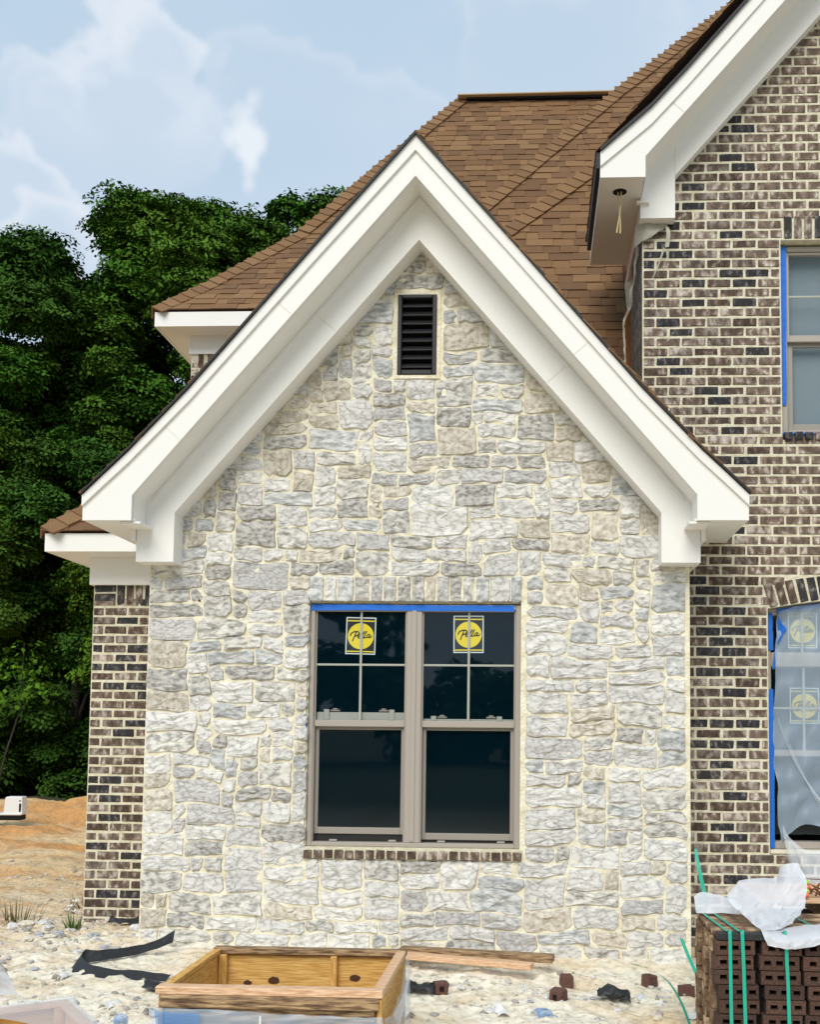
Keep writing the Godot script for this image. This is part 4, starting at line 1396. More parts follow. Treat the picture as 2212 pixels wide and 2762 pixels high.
func build_side_scraps() -> void:
	# torn house wrap, felt and stud on the uncovered side of the brick block
	bx("corner_stud", house, Vector3(0.80, 4.0, -9.50), Vector3(0.856, 5.4, -9.42), M.stud, 0.004)
	var felt := crumpled("building_felt", self, [
		[Vector3(0.852, 5.74, -9.35), Vector3(0.845, 5.74, -9.0), Vector3(0.85, 5.74, -8.7), Vector3(0.853, 5.74, -8.52)],
		[Vector3(0.845, 5.0, -9.4), Vector3(0.83, 5.0, -9.0), Vector3(0.84, 5.0, -8.7), Vector3(0.853, 5.0, -8.52)],
		[Vector3(0.85, 4.1, -9.4), Vector3(0.835, 4.1, -9.0), Vector3(0.84, 4.1, -8.7), Vector3(0.853, 4.1, -8.52)]], M.felt, 8, 0.025, 3.0, 2.0)
	tag(felt, "dark wrinkled building felt on the side behind the brick corner", "building felt")
	var w1 := crumpled("house_wrap", self, [
		[Vector3(0.80, 5.735, -8.515), Vector3(0.88, 5.73, -8.475), Vector3(0.96, 5.725, -8.47), Vector3(1.05, 5.73, -8.475)],
		[Vector3(0.80, 5.66, -8.52), Vector3(0.88, 5.645, -8.455), Vector3(0.95, 5.65, -8.45), Vector3(1.03, 5.68, -8.46)],
		[Vector3(0.80, 5.55, -8.535), Vector3(0.87, 5.585, -8.46), Vector3(0.93, 5.61, -8.455), Vector3(1.0, 5.675, -8.46)]], M.wrap, 5, 0.02, 4.0, 4.0)
	tag(w1, "torn white house wrap flap under the tall gable's frieze block", "house wrap")
	var w2 := crumpled("house_wrap", self, [
		[Vector3(1.035, 5.725, -8.46), Vector3(1.045, 5.62, -8.42), Vector3(1.03, 5.51, -8.42)],
		[Vector3(1.065, 5.69, -8.45), Vector3(1.075, 5.6, -8.40), Vector3(1.06, 5.505, -8.41)]], M.wrap, 5, 0.012, 5.0, 6.0)
	tag(w2, "small rolled scrap of house wrap hanging beside the torn flap", "house wrap")
	var w3 := crumpled("house_wrap", self, [
		[Vector3(1.02, 5.52, -8.45), Vector3(0.985, 5.40, -8.46), Vector3(0.935, 5.27, -8.465)],
		[Vector3(1.035, 5.515, -8.45), Vector3(0.995, 5.395, -8.46), Vector3(0.94, 5.268, -8.465)]], M.wrap, 4, 0.004, 5.0, 8.0)
	tag(w3, "thin string of house wrap trailing down over the bricks", "house wrap")
	var w4 := crumpled("house_wrap", self, [
		[Vector3(0.825, 5.60, -8.60), Vector3(0.80, 5.40, -8.68), Vector3(0.775, 5.2, -8.80), Vector3(0.735, 5.06, -8.9), Vector3(0.745, 4.85, -8.9), Vector3(0.735, 4.68, -8.9), Vector3(0.655, 4.50, -8.9)],
		[Vector3(0.85, 5.58, -8.58), Vector3(0.812, 5.39, -8.67), Vector3(0.80, 5.18, -8.79), Vector3(0.75, 5.05, -8.89), Vector3(0.757, 4.845, -8.89), Vector3(0.752, 4.665, -8.89), Vector3(0.70, 4.485, -8.89)]], M.wrap, 6, 0.05, 5.0, 9.0)
	tag(w4, "long torn ribbon of house wrap dangling over the brown shingles", "house wrap")
	for s in [0.0, 1.0]:
		var mb := MB.new()
		var p := PackedVector3Array()
		for k in 12:
			var t := k / 11.0
			p.append(Vector3(0.645 + 0.025 * s + 0.02 * sin(t * 2.6 + s * 2.0) * t - 0.005 * t + (0.012 - 0.022 * s) * t, 5.90 - (0.34 + 0.0 * s) * t, -8.28 + 0.01 * s))
		mb.tube(p, 0.006, 0.006, 6)
		tag(part("loose_wire", self, mb, M.wire), "left of two pale wires hanging from the soffit opening" if s == 0.0 else "right of two pale wires hanging from the soffit opening", "wire", "wires hanging from the soffit opening")


# ---------------------------------------------------------------- ground
func ground_y(x: float, z: float) -> float:
	var y := 0.0
	y -= 0.07 * clampf((x + 2.9) / 4.0, 0.0, 1.0)
	y -= 0.10 * clampf((-5.6 - -z * -1.0) / 4.0, 0.0, 1.0) if false else 0.0
	y -= 0.05 * clampf((z + 6.4) / 3.0, 0.0, 1.5)
	# the spoil bank and the rough ground to the left of the house
	var west := clampf((-4.0 - x) / 2.5, 0.0, 1.0)
	var crest := exp(-pow((z + 18.5) / 1.6, 2.0)) * 0.34 + exp(-pow((z + 15.6) / 1.3, 2.0)) * 0.10
	y += west * crest * (0.8 + 0.5 * n1.get_noise_2d(x * 0.8, z * 0.8))
	y += west * n1.get_noise_2d(x * 0.6 + 50.0, z * 0.9) * 0.14 * clampf((-z - 9.5) / 2.0, 0.0, 1.0)
	var near := clampf(1.0 - absf(z + 7.5) / 12.0, 0.0, 1.0)
	y += n1.get_noise_2d(x * 1.3, z * 1.7) * 0.045 * near + n2.get_noise_2d(x * 2.2, z * 2.6) * 0.030 * near
	y += 0.05 * exp(-pow((z + 8.05) / 0.25, 2.0)) * (0.4 + n1.get_noise_2d(x * 2.0, 3.0))
	return y


func ground_color(x: float, z: float) -> Color:
	var dust := Color(0.90, 0.86, 0.745)
	var sand := Color(0.72, 0.55, 0.33)
	var clay := Color(0.64, 0.34, 0.125)
	var loam := Color(0.30, 0.19, 0.09)
	var k := clampf((-2.9 - x) / 2.2 + n1.get_noise_2d(x * 0.9, z * 0.9) * 0.6, 0.0, 1.0) * clampf((-z - 6.6) / 2.5, 0.0, 1.0)
	k = maxf(k, clampf((-z - 9.2) / 1.5, 0.0, 1.0))
	var c := dust.lerp(sand, clampf(0.12 + n1.get_noise_2d(x * 1.1 + 9.0, z * 1.6) * 1.0 + clampf((z + 6.6) * 0.5, 0, 0.4), 0.0, 0.85))
	var band := clampf(0.45 + n1.get_noise_2d(x * 0.25 + 3.0, z * 1.1) * 1.6 + n2.get_noise_2d(x * 0.6, z * 2.0) * 0.5 + (0.4 if z < -17.0 else 0.0), 0.0, 1.0)
	c = c.lerp(sand.lerp(clay, band), k)
	var chalk := exp(-pow((z + 10.2) / 0.9, 2.0)) * clampf(0.6 + n2.get_noise_2d(x, z) * 1.4, 0.0, 1.0) * clampf((-3.0 - x), 0.0, 1.0)
	c = c.lerp(Color(0.66, 0.56, 0.40), chalk)
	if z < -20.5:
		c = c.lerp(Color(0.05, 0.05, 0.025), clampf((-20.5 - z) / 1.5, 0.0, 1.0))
	c = c.lerp(Color(0.055, 0.075, 0.025), smoothstep(1.5, 5.0, z))
	var stain := clampf(n2.get_noise_2d(x * 1.7 + 70.0, z * 1.7) * 2.4 - 0.55, 0.0, 0.5) * clampf((-2.6 - x), 0.0, 1.0)
	return c.lerp(loam, stain)


func axis(spots: Array) -> PackedFloat32Array:
	# spots: [from, to, step] runs joined into one rising list
	var out := PackedFloat32Array()
	for s in spots:
		var n := maxi(1, int(round((s[1] - s[0]) / s[2])))
		for i in n:
			out.append(lerpf(s[0], s[1], float(i) / n))
	out.append(spots[spots.size() - 1][1])
	return out


func build_ground() -> void:
	var xs := axis([[-400, -60, 85.0], [-60, -20, 8.0], [-20, -9, 0.35], [-9, -4.6, 0.09], [-4.6, 2.3, 0.035], [2.3, 6, 0.4], [6, 30, 6.0], [30, 400, 92.0]])
	var zs := axis([[-400, -60, 85.0], [-60, -24, 6.0], [-24, -11, 0.12], [-11, -9, 0.06], [-9, -5.2, 0.035], [-5.2, -3, 0.15], [-3, 3, 0.8], [3, 30, 6.0], [30, 400, 92.0]])
	var v := PackedVector3Array()
	var nn := PackedVector3Array()
	var cc := PackedColorArray()
	for z in zs:
		for x in xs:
			var y := ground_y(x, z)
			var e := 0.03
			v.append(Vector3(x, y, z))
			nn.append(Vector3(y - ground_y(x + e, z), e, y - ground_y(x, z + e)).normalized())
			cc.append(ground_color(x, z))
	var ids := PackedInt32Array()
	var w := xs.size()
	for j in zs.size() - 1:
		for i in w - 1:
			var a := j * w + i
			ids.append_array(PackedInt32Array([a, a + 1, a + w + 1, a, a + w + 1, a + w]))
	var arr := []
	arr.resize(Mesh.ARRAY_MAX)
	arr[Mesh.ARRAY_VERTEX] = v
	arr[Mesh.ARRAY_NORMAL] = nn
	arr[Mesh.ARRAY_COLOR] = cc
	arr[Mesh.ARRAY_INDEX] = ids
	var am := ArrayMesh.new()
	am.add_surface_from_arrays(Mesh.PRIMITIVE_TRIANGLES, arr)
	put("ground", self, am, M.soil).set_meta("kind", "structure")
	# crumbs of stone and mortar strewn over it
	var chip := rock(1.0, 5)
	var mm := MultiMesh.new()
	mm.transform_format = MultiMesh.TRANSFORM_3D
	mm.use_colors = true
	mm.mesh = chip
	var spots := []
	for i in 9000:
		var x := R(-4.8, 2.0)
		var z := R(-9.2, -5.3)
		if i % 3 == 0:
			x = R(-7.5, -3.0); z = R(-12.5, -8.4)
		if z < -7.95 and x > -2.95:
			continue
		if n1.get_noise_2d(x * 1.4 + 20.0, z * 1.4) < R(-0.35, 0.25):
			continue
		spots.append(Vector3(x, ground_y(x, z), z))
	mm.instance_count = spots.size()
	for i in spots.size():
		var s := 0.006 + 0.030 * pow(rng.randf(), 4.0)
		mm.set_instance_transform(i, Transform3D(Basis.from_euler(Vector3(R(0, 6), R(0, 6), R(0, 6))).scaled(Vector3(s, s * 0.7, s)), spots[i] + Vector3(0, s * 0.15, 0)))
		var t := R(0.3, 0.72)
		mm.set_instance_color(i, Color(t, t * R(0.88, 0.98), t * R(0.70, 0.92)))
	var mi := MultiMeshInstance3D.new()
	mi.name = "gravel"
	mi.multimesh = mm
	mi.material_override = M.gravel
	add_child(mi)
	mi.set_meta("kind", "stuff")


func rock(size: float, sd: int) -> ArrayMesh:
	# a broken lump: a squashed icosphere-like ring solid with random corners
	var r2 := RandomNumberGenerator.new()
	r2.seed = sd * 77 + 5
	var mb := MB.new()
	var rings := []
	for k in [[-0.45, 0.65], [-0.1, 1.0], [0.35, 0.75]]:
		var ring := []
		for i in 6:
			var a := TAU * (i + r2.randf_range(-0.3, 0.3)) / 6.0
			var q: float = k[1] * r2.randf_range(0.7, 1.1)
			ring.append(Vector3(cos(a) * q, k[0] + r2.randf_range(-0.12, 0.12), sin(a) * q * 0.8) * size)
		rings.append(ring)
	for r in 2:
		for i in 6:
			var j := (i + 1) % 6
			mb.quad_n(rings[r][i], rings[r][j], rings[r + 1][j], rings[r + 1][i], rings[r][i] + rings[r + 1][j])
	for i in 6:
		mb.tri_n(Vector3(0, 0.5 * size, 0), rings[2][i], rings[2][(i + 1) % 6], Vector3.UP)
		mb.tri_n(Vector3(0, -0.5 * size, 0), rings[0][i], rings[0][(i + 1) % 6], Vector3.DOWN)
	return mb.mesh(null)


# ---------------------------------------------------------------- trees
func leaf_mass(lobes: Array, each: int, size: float, tone: Color, spread: float, drop := 0.0) -> ArrayMesh:
	# leaves on the shells of many lobes; every leaf is its own small blade
	var v := PackedVector3Array()
	var nn := PackedVector3Array()
	var cc := PackedColorArray()
	var ids := PackedInt32Array()
	for l in lobes:
		var c: Vector3 = l[0]
		var r: float = l[1]
		var lt := tone * R(0.8, 1.2)
		lt.g *= R(0.92, 1.1)
		var count := int(each * r * r)
		for i in count:
			var d := Vector3(R(-1, 1), R(-0.75, 1.0), R(-1, 1))
			if d.length_squared() > 1.6 or d.length_squared() < 0.01:
				continue
			d = d.normalized()
			var lump := 0.82 + 0.5 * n2.get_noise_3dv((c + d * r) * 0.55)
			var p := c + d * Vector3(1.0, 0.78, 1.0) * r * lump * (1.0 - spread * rng.randf() * rng.randf())
			var up := (d * 0.7 + Vector3(R(-0.8, 0.8), R(-0.2, 1.1), R(-0.8, 0.8))).normalized()
			var t := up.cross(Vector3(R(-1, 1), R(-1, 1), R(-1, 1))).normalized()
			t.y -= drop
			var s := up.cross(t).normalized()
			var ln := size * R(0.6, 1.3)
			var wd := ln * R(0.28, 0.42)
			var b := v.size()
			v.append(p - t * ln * 0.5)
			v.append(p + s * wd - t * ln * 0.08 + up * ln * 0.08)
			v.append(p + t * ln * 0.5)
			v.append(p - s * wd - t * ln * 0.08 + up * ln * 0.08)
			var k := lt * R(0.7, 1.3)
			k.a = 1.0
			for q in 4:
				nn.append(up)
				cc.append(k)
			ids.append_array(PackedInt32Array([b, b + 1, b + 2, b, b + 2, b + 3]))
	var arr := []
	arr.resize(Mesh.ARRAY_MAX)
	arr[Mesh.ARRAY_VERTEX] = v
	arr[Mesh.ARRAY_NORMAL] = nn
	arr[Mesh.ARRAY_COLOR] = cc
	arr[Mesh.ARRAY_INDEX] = ids
	var am := ArrayMesh.new()
	am.add_surface_from_arrays(Mesh.PRIMITIVE_TRIANGLES, arr)
	return am


var twig: ArrayMesh


func twig_mesh() -> ArrayMesh:
	# one leafy twig end: a loose fan of small blades
	var v := PackedVector3Array()
	var nn := PackedVector3Array()
	var ids := PackedInt32Array()
	for i in 18:
		var a := i * 2.4
		var q := 0.5 * sqrt((i + 0.5) / 18.0)
		var p := Vector3(cos(a) * q, R(-0.10, 0.10) - q * q * 0.4, sin(a) * q)
		var up := Vector3(R(-0.5, 0.5), 1.0, R(-0.5, 0.5)).normalized()
		var t := Vector3(cos(a + R(-0.9, 0.9)), R(-0.5, 0.1), sin(a + R(-0.9, 0.9))).normalized()
		var s := up.cross(t).normalized()
		var ln := R(0.20, 0.32)
		var wd := ln * R(0.26, 0.36)
		var b := v.size()
		v.append(p - t * ln * 0.5)
		v.append(p + s * wd)
		v.append(p + t * ln * 0.5 - up * ln * 0.12)
		v.append(p - s * wd)
		for k in 4:
			nn.append(up)
		ids.append_array(PackedInt32Array([b, b + 1, b + 2, b, b + 2, b + 3]))
	var arr := []
	arr.resize(Mesh.ARRAY_MAX)
	arr[Mesh.ARRAY_VERTEX] = v
	arr[Mesh.ARRAY_NORMAL] = nn
	arr[Mesh.ARRAY_INDEX] = ids
	var am := ArrayMesh.new()
	am.add_surface_from_arrays(Mesh.PRIMITIVE_TRIANGLES, arr)
	return am


func sprays(called: String, o: Node3D, lobes: Array, density: int, size: float, tone: Color) -> void:
	if twig == null:
		twig = twig_mesh()
	var at: Array[Transform3D] = []
	var tint := PackedColorArray()
	for l in lobes:
		var c: Vector3 = l[0]
		var r: float = l[1]
		var lt := tone * R(0.82, 1.18)
		lt.r *= R(0.85, 1.25)
		for i in int(density * r * r):
			var d := Vector3(R(-1, 1), R(-0.55, 1.0), R(-1, 1))
			var m := d.length()
			if m > 1.15 or m < 0.1:
				continue
			d /= m
			var lump := 0.8 + 0.6 * n2.get_noise_3dv((c + d * r) * 0.5)
			var depth := rng.randf()
			var p := c + d * Vector3(1.0, 0.72, 1.0) * r * lump * (1.0 - 0.4 * depth * depth)
			var y := (d * 0.55 + Vector3(R(-0.35, 0.35), 0.75, R(-0.35, 0.35))).normalized()
			var x := y.cross(Vector3(R(-1, 1), R(-0.3, 0.3), R(-1, 1))).normalized()
			var s := size * R(0.65, 1.3)
			at.append(Transform3D(Basis(x, y, x.cross(y)) * Basis.from_scale(Vector3.ONE * s), p))
			var k := lt * R(0.75, 1.25)
			k.a = 1.0
			tint.append(k)
	var mm := MultiMesh.new()
	mm.transform_format = MultiMesh.TRANSFORM_3D
	mm.use_colors = true
	mm.mesh = twig
	mm.instance_count = at.size()
	for i in at.size():
		mm.set_instance_transform(i, at[i])
		mm.set_instance_color(i, tint[i])
	var mi := MultiMeshInstance3D.new()
	mi.name = called
	mi.multimesh = mm
	mi.material_override = M.leaf
	o.add_child(mi, true)
	mi.set_meta("kind", "stuff")


func crown_lobes(h: float, low: float, rad: float, n: int, rmin: float, rmax: float) -> Array:
	var lobes := []
	var mid := (h + low) * 0.5
	var half := (h - low) * 0.5
	for i in n:
		var r := R(rmin, rmax)
		var f := (i + 0.5) / n
		var y := low + (h - low) * f
		var k := pow(maxf(0.0, 1.0 - pow(absf(y - mid) / half, 3.0)), 0.45)
		k = maxf(k, 0.35 if f < 0.9 else 0.1)
		var a := i * 2.4 + R(-0.5, 0.5)
		var q := rad * k * sqrt(R(0.15, 1.0))
		lobes.append([Vector3(cos(a) * q, minf(y, h - r * 0.75), sin(a) * q), r])
	return lobes


func tree(label: String, at: Vector3, h: float, low: float, rad: float, n: int, each: int, tone: Color, leaf := 0.2, group := "trees beyond the building site", trunk_r := 0.17) -> void:
	var o := thing("broadleaf_tree", label, "tree", at, 0.0, group)
	var lobes := crown_lobes(h, low, rad, n, rad * 0.2, rad * 0.44)
	var tb := MB.new()
	var path := PackedVector3Array()
	for k in 7:
		path.append(Vector3(R(-0.12, 0.12) * k * 0.5, -0.4 + (h * 0.78 + 0.4) * k / 6.0, R(-0.12, 0.12) * k * 0.5))
	tb.tube(path, trunk_r, trunk_r * 0.2, 9)
	part("trunk", o, tb, M.bark)
	for i in range(0, lobes.size(), 4):
		var l: Vector3 = lobes[i][0]
		var t := clampf((l.y - rad * 0.5) / (h * 0.8), 0.08, 0.9)
		var k := t * 6.0
		var root := path[int(k)].lerp(path[mini(int(k) + 1, 6)], k - int(k))
		var bm := MB.new()
		bm.tube(PackedVector3Array([root, root.lerp(l, 0.45) + Vector3(0, 0.2, 0), l]), trunk_r * 0.35, 0.015, 5)
		part("branch", o, bm, M.bark)
	sprays("crown", o, lobes, each, leaf, tone)


func build_trees() -> void:
	var g1 := Color(0.068, 0.155, 0.017)
	var g2 := Color(0.050, 0.115, 0.016)
	var g3 := Color(0.078, 0.165, 0.016)
	var wood := "trees beyond the building site"
	tree("tall broad oak at the left, its rounded top lower than its neighbour", Vector3(-14.6, 0, -28), 14.7, 2.5, 3.6, 76, 310, g2, 0.5)
	tree("tallest tree, its dense dark crown rising behind the brown roof", Vector3(-9.3, 0, -29.5), 16.4, 3.0, 3.6, 92, 300, g1, 0.5)
	tree("tall tree half hidden behind the brown roof's left slope", Vector3(-6.0, 0, -30.5), 17.1, 4.0, 3.0, 46, 300, g1, 0.55)
	tree("slim tree with a pale trunk standing behind the orange spoil bank", Vector3(-10.9, -0.1, -25.0), 8.6, 2.9, 2.3, 30, 300, g2, 0.42, wood, 0.17)
	tree("low leafy tree in front of the woods beside the left brick corner", Vector3(-8.5, 0, -23.5), 6.6, 1.9, 1.9, 22, 330, g3, 0.4)
	tree("leafy middle-height tree at the far left in front of the tall oak", Vector3(-14.2, 0, -24.6), 9.6, 2.4, 2.5, 32, 300, g3, 0.42)
	tree("rounded tree lit from above below the gap in the skyline", Vector3(-11.7, 0, -26.5), 11.4, 3.0, 2.3, 32, 300, g1, 0.46)
	tree("tree standing left of the tall oak, mostly out of sight", Vector3(-18.6, 0, -29), 14.8, 2.0, 3.2, 34, 200, g2, 0.62)
	tree("dark tree deep in the woods behind the tall oak", Vector3(-16.5, 0, -36), 13.5, 0.5, 3.8, 44, 170, g2, 0.85)
	tree("dark tree deep in the woods behind the gap in the skyline", Vector3(-12.2, 0, -36), 13.5, 0.3, 3.7, 46, 170, g2, 0.85)
	tree("dark tree deep in the woods behind the tallest tree", Vector3(-8.2, 0, -36), 15.0, 0.3, 3.8, 44, 170, g2, 0.85)
	# undergrowth along the edge of the woods
	var lobes := []
	for i in 46:
		var x := -22.0 + 18.0 * i / 46.0 + R(-0.4, 0.4)
		var r := R(0.5, 1.3)
		lobes.append([Vector3(x, r * 0.45, R(-32.0, -23.8)), r])
	for i in 44:
		lobes.append([Vector3(R(-22, -5), R(0.6, 3.4), R(-36, -30)), R(1.0, 1.9)])
	for i in 26:
		lobes.append([Vector3(R(-14, -7), R(0.5, 2.2), R(-25.6, -23.4)), R(0.6, 1.1)])
	sprays("undergrowth", self, lobes, 190, 0.46, g2)
	var sap := thing("sapling", "thin leaning sapling at the left edge of the woods", "tree", Vector3(-11.55, 0.0, -22.6))
	var sm := MB.new()
	sm.tube(PackedVector3Array([Vector3(0, -0.2, 0), Vector3(0.25, 1.0, 0), Vector3(0.55, 2.0, 0), Vector3(0.62, 3.4, 0.1)]), 0.03, 0.008, 5)
	part("trunk", sap, sm, M.bark)
	put("crown", sap, leaf_mass([[Vector3(0.5, 2.9, 0), 0.75], [Vector3(0.2, 2.2, 0.2), 0.55], [Vector3(0.9, 2.3, 0), 0.5]], 260, 0.14, g3, 0.7), M.leaf)
	# the wood on the other side of the site, which the windows mirror
	var far := []
	for i in 60:
		var x := -34.0 + 70.0 * i / 60.0
		var r := R(1.6, 2.4)
		var h := 5.0 + 1.6 * n1.get_noise_1d(x * 0.6) + 6.0 * smoothstep(-5.5, -9.5, x)
		far.append([Vector3(x, h - r, R(36, 42)), r])
		far.append([Vector3(x + 0.6, (h - r) * 0.45, R(36, 40)), r * 1.1])
	put("far_wood", self, leaf_mass(far, 40, 0.75, g2, 0.5), M.leaf).set_meta("kind", "stuff")


# ---------------------------------------------------------------- things on the site
func build_crate() -> void:
	var o := thing("wooden_crate", "open wooden crate with a dark-stained front edge, nearest the stone wall", "crate")
	var xl0 := -1.67
	var xr0 := -0.664
	var zn := -4.83
	var zf := -5.74
	var bot := -0.16
	# walls of three boards each
	var y := bot
	for k in 3:
		var h: float = [0.20, 0.24, 0.17][k]
		bx("board", o, Vector3(xl0 + 0.03, y + 0.002, zf), Vector3(xr0 - 0.03, y + h - 0.002, zf + 0.02), M.wood_x, 0.003)
		bx("board", o, Vector3(xl0 + 0.03, y + 0.002, zn - 0.02), Vector3(xr0 - 0.03, y + h - 0.002, zn), M.wood_old if k == 2 else M.wood_x, 0.003)
		bx("board", o, Vector3(xl0, y + 0.002, zf), Vector3(xl0 + 0.02, y + h - 0.002, zn), M.wood_z, 0.003)
		bx("board", o, Vector3(xr0 - 0.02, y + 0.002, zf), Vector3(xr0, y + h - 0.002, zn), M.wood_z, 0.003)
		y += h
	for px in [xl0 + 0.022, xr0 - 0.065]:
		for pz in [zf + 0.022, zn - 0.065]:
			bx("post", o, Vector3(px, bot, pz), Vector3(px + 0.043, 0.452, pz + 0.043), M.wood_y, 0.004)
	bx("post", o, Vector3(-1.055, bot, zf + 0.022), Vector3(-1.02, 0.452, zf + 0.062), M.wood_y, 0.004)
	bx("rail", o, Vector3(xl0 - 0.012, 0.453, zf - 0.012), Vector3(xr0 + 0.006, 0.485, zf + 0.05), M.wood_old, 0.004)
	bx("rail", o, Vector3(xl0 - 0.012, 0.453, zn - 0.055), Vector3(xr0 + 0.006, 0.488, zn + 0.012), M.wood_pale, 0.004)
	bx("rail", o, Vector3(xl0 - 0.012, 0.454, zf + 0.051), Vector3(xl0 + 0.03, 0.478, zn - 0.056), M.wood_z, 0.003)
	bx("rail", o, Vector3(xr0 - 0.045, 0.454, zf + 0.051), Vector3(xr0 + 0.006, 0.486, zn - 0.056), M.wood_pale, 0.004)
	var wane := MB.new()
	wane.box(Vector3((xl0 + xr0) * 0.5, 0.425, zn + 0.012), Vector3(xr0 - xl0 - 0.02, 0.05, 0.02), 0.006, Basis(), 0.004, rng)
	part("rough_edge", o, wane, M.wood_old)
	bx("floor", o, Vector3(xl0 + 0.02, bot, zf + 0.02), Vector3(xr0 - 0.02, bot + 0.02, zn - 0.02), M.wood_x)
	for k in [[-1.36, 0.315, 0.026], [-1.50, 0.30, 0.018], [-0.93, 0.335, 0.024]]:
		var kn := MB.new()
		var e := PackedVector2Array()
		for i in 14:
			e.append(Vector2(cos(TAU * i / 14) * k[2] * 1.25 * R(0.85, 1.1), sin(TAU * i / 14) * k[2] * 0.75 * R(0.85, 1.1)))
		kn.prism(e, 0.0015, -0.004)
		part("knot", o, kn, M.knot).position = Vector3(k[0], k[1], zf + 0.021)
	# plastic wrap stapled round it
	var f := thing("plastic_wrap", "clear plastic wrap round the open wooden crate's front and side", "plastic wrap")
	crumpled("front", f, [
		[Vector3(xl0 - 0.01, 0.40, zn + 0.03), Vector3(-1.4, 0.395, zn + 0.03), Vector3(-1.1, 0.385, zn + 0.032), Vector3(-0.85, 0.38, zn + 0.03), Vector3(xr0 + 0.01, 0.38, zn + 0.025)],
		[Vector3(xl0 - 0.02, 0.30, zn + 0.035), Vector3(-1.4, 0.30, zn + 0.04), Vector3(-1.1, 0.29, zn + 0.04), Vector3(-0.85, 0.29, zn + 0.04), Vector3(xr0 + 0.015, 0.3, zn + 0.03)],
		[Vector3(xl0 - 0.01, 0.0, zn + 0.04), Vector3(-1.4, 0.0, zn + 0.05), Vector3(-1.1, 0.0, zn + 0.05), Vector3(-0.85, 0.0, zn + 0.05), Vector3(xr0 + 0.015, 0.0, zn + 0.03)],
		[Vector3(xl0 - 0.01, -0.15, zn + 0.04), Vector3(-1.4, -0.15, zn + 0.05), Vector3(-1.1, -0.15, zn + 0.05), Vector3(-0.85, -0.15, zn + 0.05), Vector3(xr0 + 0.015, -0.15, zn + 0.03)]], M.film, 6, 0.018, 4.0, 2.0)
	crumpled("pale_layer", f, [
		[Vector3(xl0 + 0.01, 0.30, zn + 0.055), Vector3(-1.45, 0.33, zn + 0.06), Vector3(-1.25, 0.315, zn + 0.06), Vector3(-1.0, 0.325, zn + 0.06), Vector3(-0.85, 0.335, zn + 0.06), Vector3(xr0, 0.35, zn + 0.05)],
		[Vector3(xl0 + 0.05, 0.17, zn + 0.06), Vector3(-1.45, 0.2, zn + 0.07), Vector3(-1.25, 0.2, zn + 0.07), Vector3(-1.0, 0.2, zn + 0.07), Vector3(-0.85, 0.2, zn + 0.07), Vector3(xr0 - 0.01, 0.2, zn + 0.055)],
		[Vector3(xl0 + 0.08, -0.15, zn + 0.06), Vector3(-1.45, -0.15, zn + 0.07), Vector3(-1.25, -0.15, zn + 0.07), Vector3(-1.0, -0.15, zn + 0.07), Vector3(-0.85, -0.15, zn + 0.07), Vector3(xr0 - 0.02, -0.15, zn + 0.055)]], M.film_pale, 6, 0.03, 4.0, 5.0)
	crumpled("blue_print", f, [
		[Vector3(xl0 + 0.005, 0.395, zn + 0.062), Vector3(-1.56, 0.39, zn + 0.064), Vector3(-1.46, 0.385, zn + 0.064)],
		[Vector3(xl0 + 0.02, 0.315, zn + 0.066), Vector3(-1.56, 0.32, zn + 0.07), Vector3(-1.46, 0.325, zn + 0.068)]], M.film_blue, 4, 0.008, 5.0, 3.0)
	crumpled("side", f, [
		[Vector3(xr0 + 0.015, 0.37, zn + 0.03), Vector3(xr0 + 0.03, 0.36, -4.95), Vector3(xr0 + 0.035, 0.39, -5.2), Vector3(xr0 + 0.03, 0.44, -5.4), Vector3(xr0 + 0.02, 0.487, -5.72)],
		[Vector3(xr0 + 0.02, 0.2, zn + 0.03), Vector3(xr0 + 0.045, 0.2, -4.95), Vector3(xr0 + 0.05, 0.2, -5.2), Vector3(xr0 + 0.05, 0.22, -5.4), Vector3(xr0 + 0.03, 0.25, -5.72)],
		[Vector3(xr0 + 0.02, -0.15, zn + 0.03), Vector3(xr0 + 0.045, -0.15, -4.95), Vector3(xr0 + 0.05, -0.15, -5.2), Vector3(xr0 + 0.05, -0.15, -5.4), Vector3(xr0 + 0.03, -0.15, -5.72)]], M.film, 6, 0.02, 4.0, 8.0)
	bx("seam", f, Vector3(-1.192, 0.325, zn + 0.075), Vector3(-1.184, 0.385, zn + 0.077), M.plastic_white)
	for k in 4:
		crumpled("fold", f, [
			[Vector3(xr0 + 0.04, 0.36 - 0.03 * k, -4.93 - 0.05 * k), Vector3(xr0 + 0.055, 0.40 - 0.02 * k, -5.2), Vector3(xr0 + 0.045, 0.46 - 0.02 * k, -5.5)],
			[Vector3(xr0 + 0.045, 0.345 - 0.03 * k, -4.93 - 0.05 * k), Vector3(xr0 + 0.06, 0.39 - 0.02 * k, -5.2), Vector3(xr0 + 0.05, 0.45 - 0.02 * k, -5.5)]], M.film_fold, 4, 0.01, 5.0, k * 2.0)


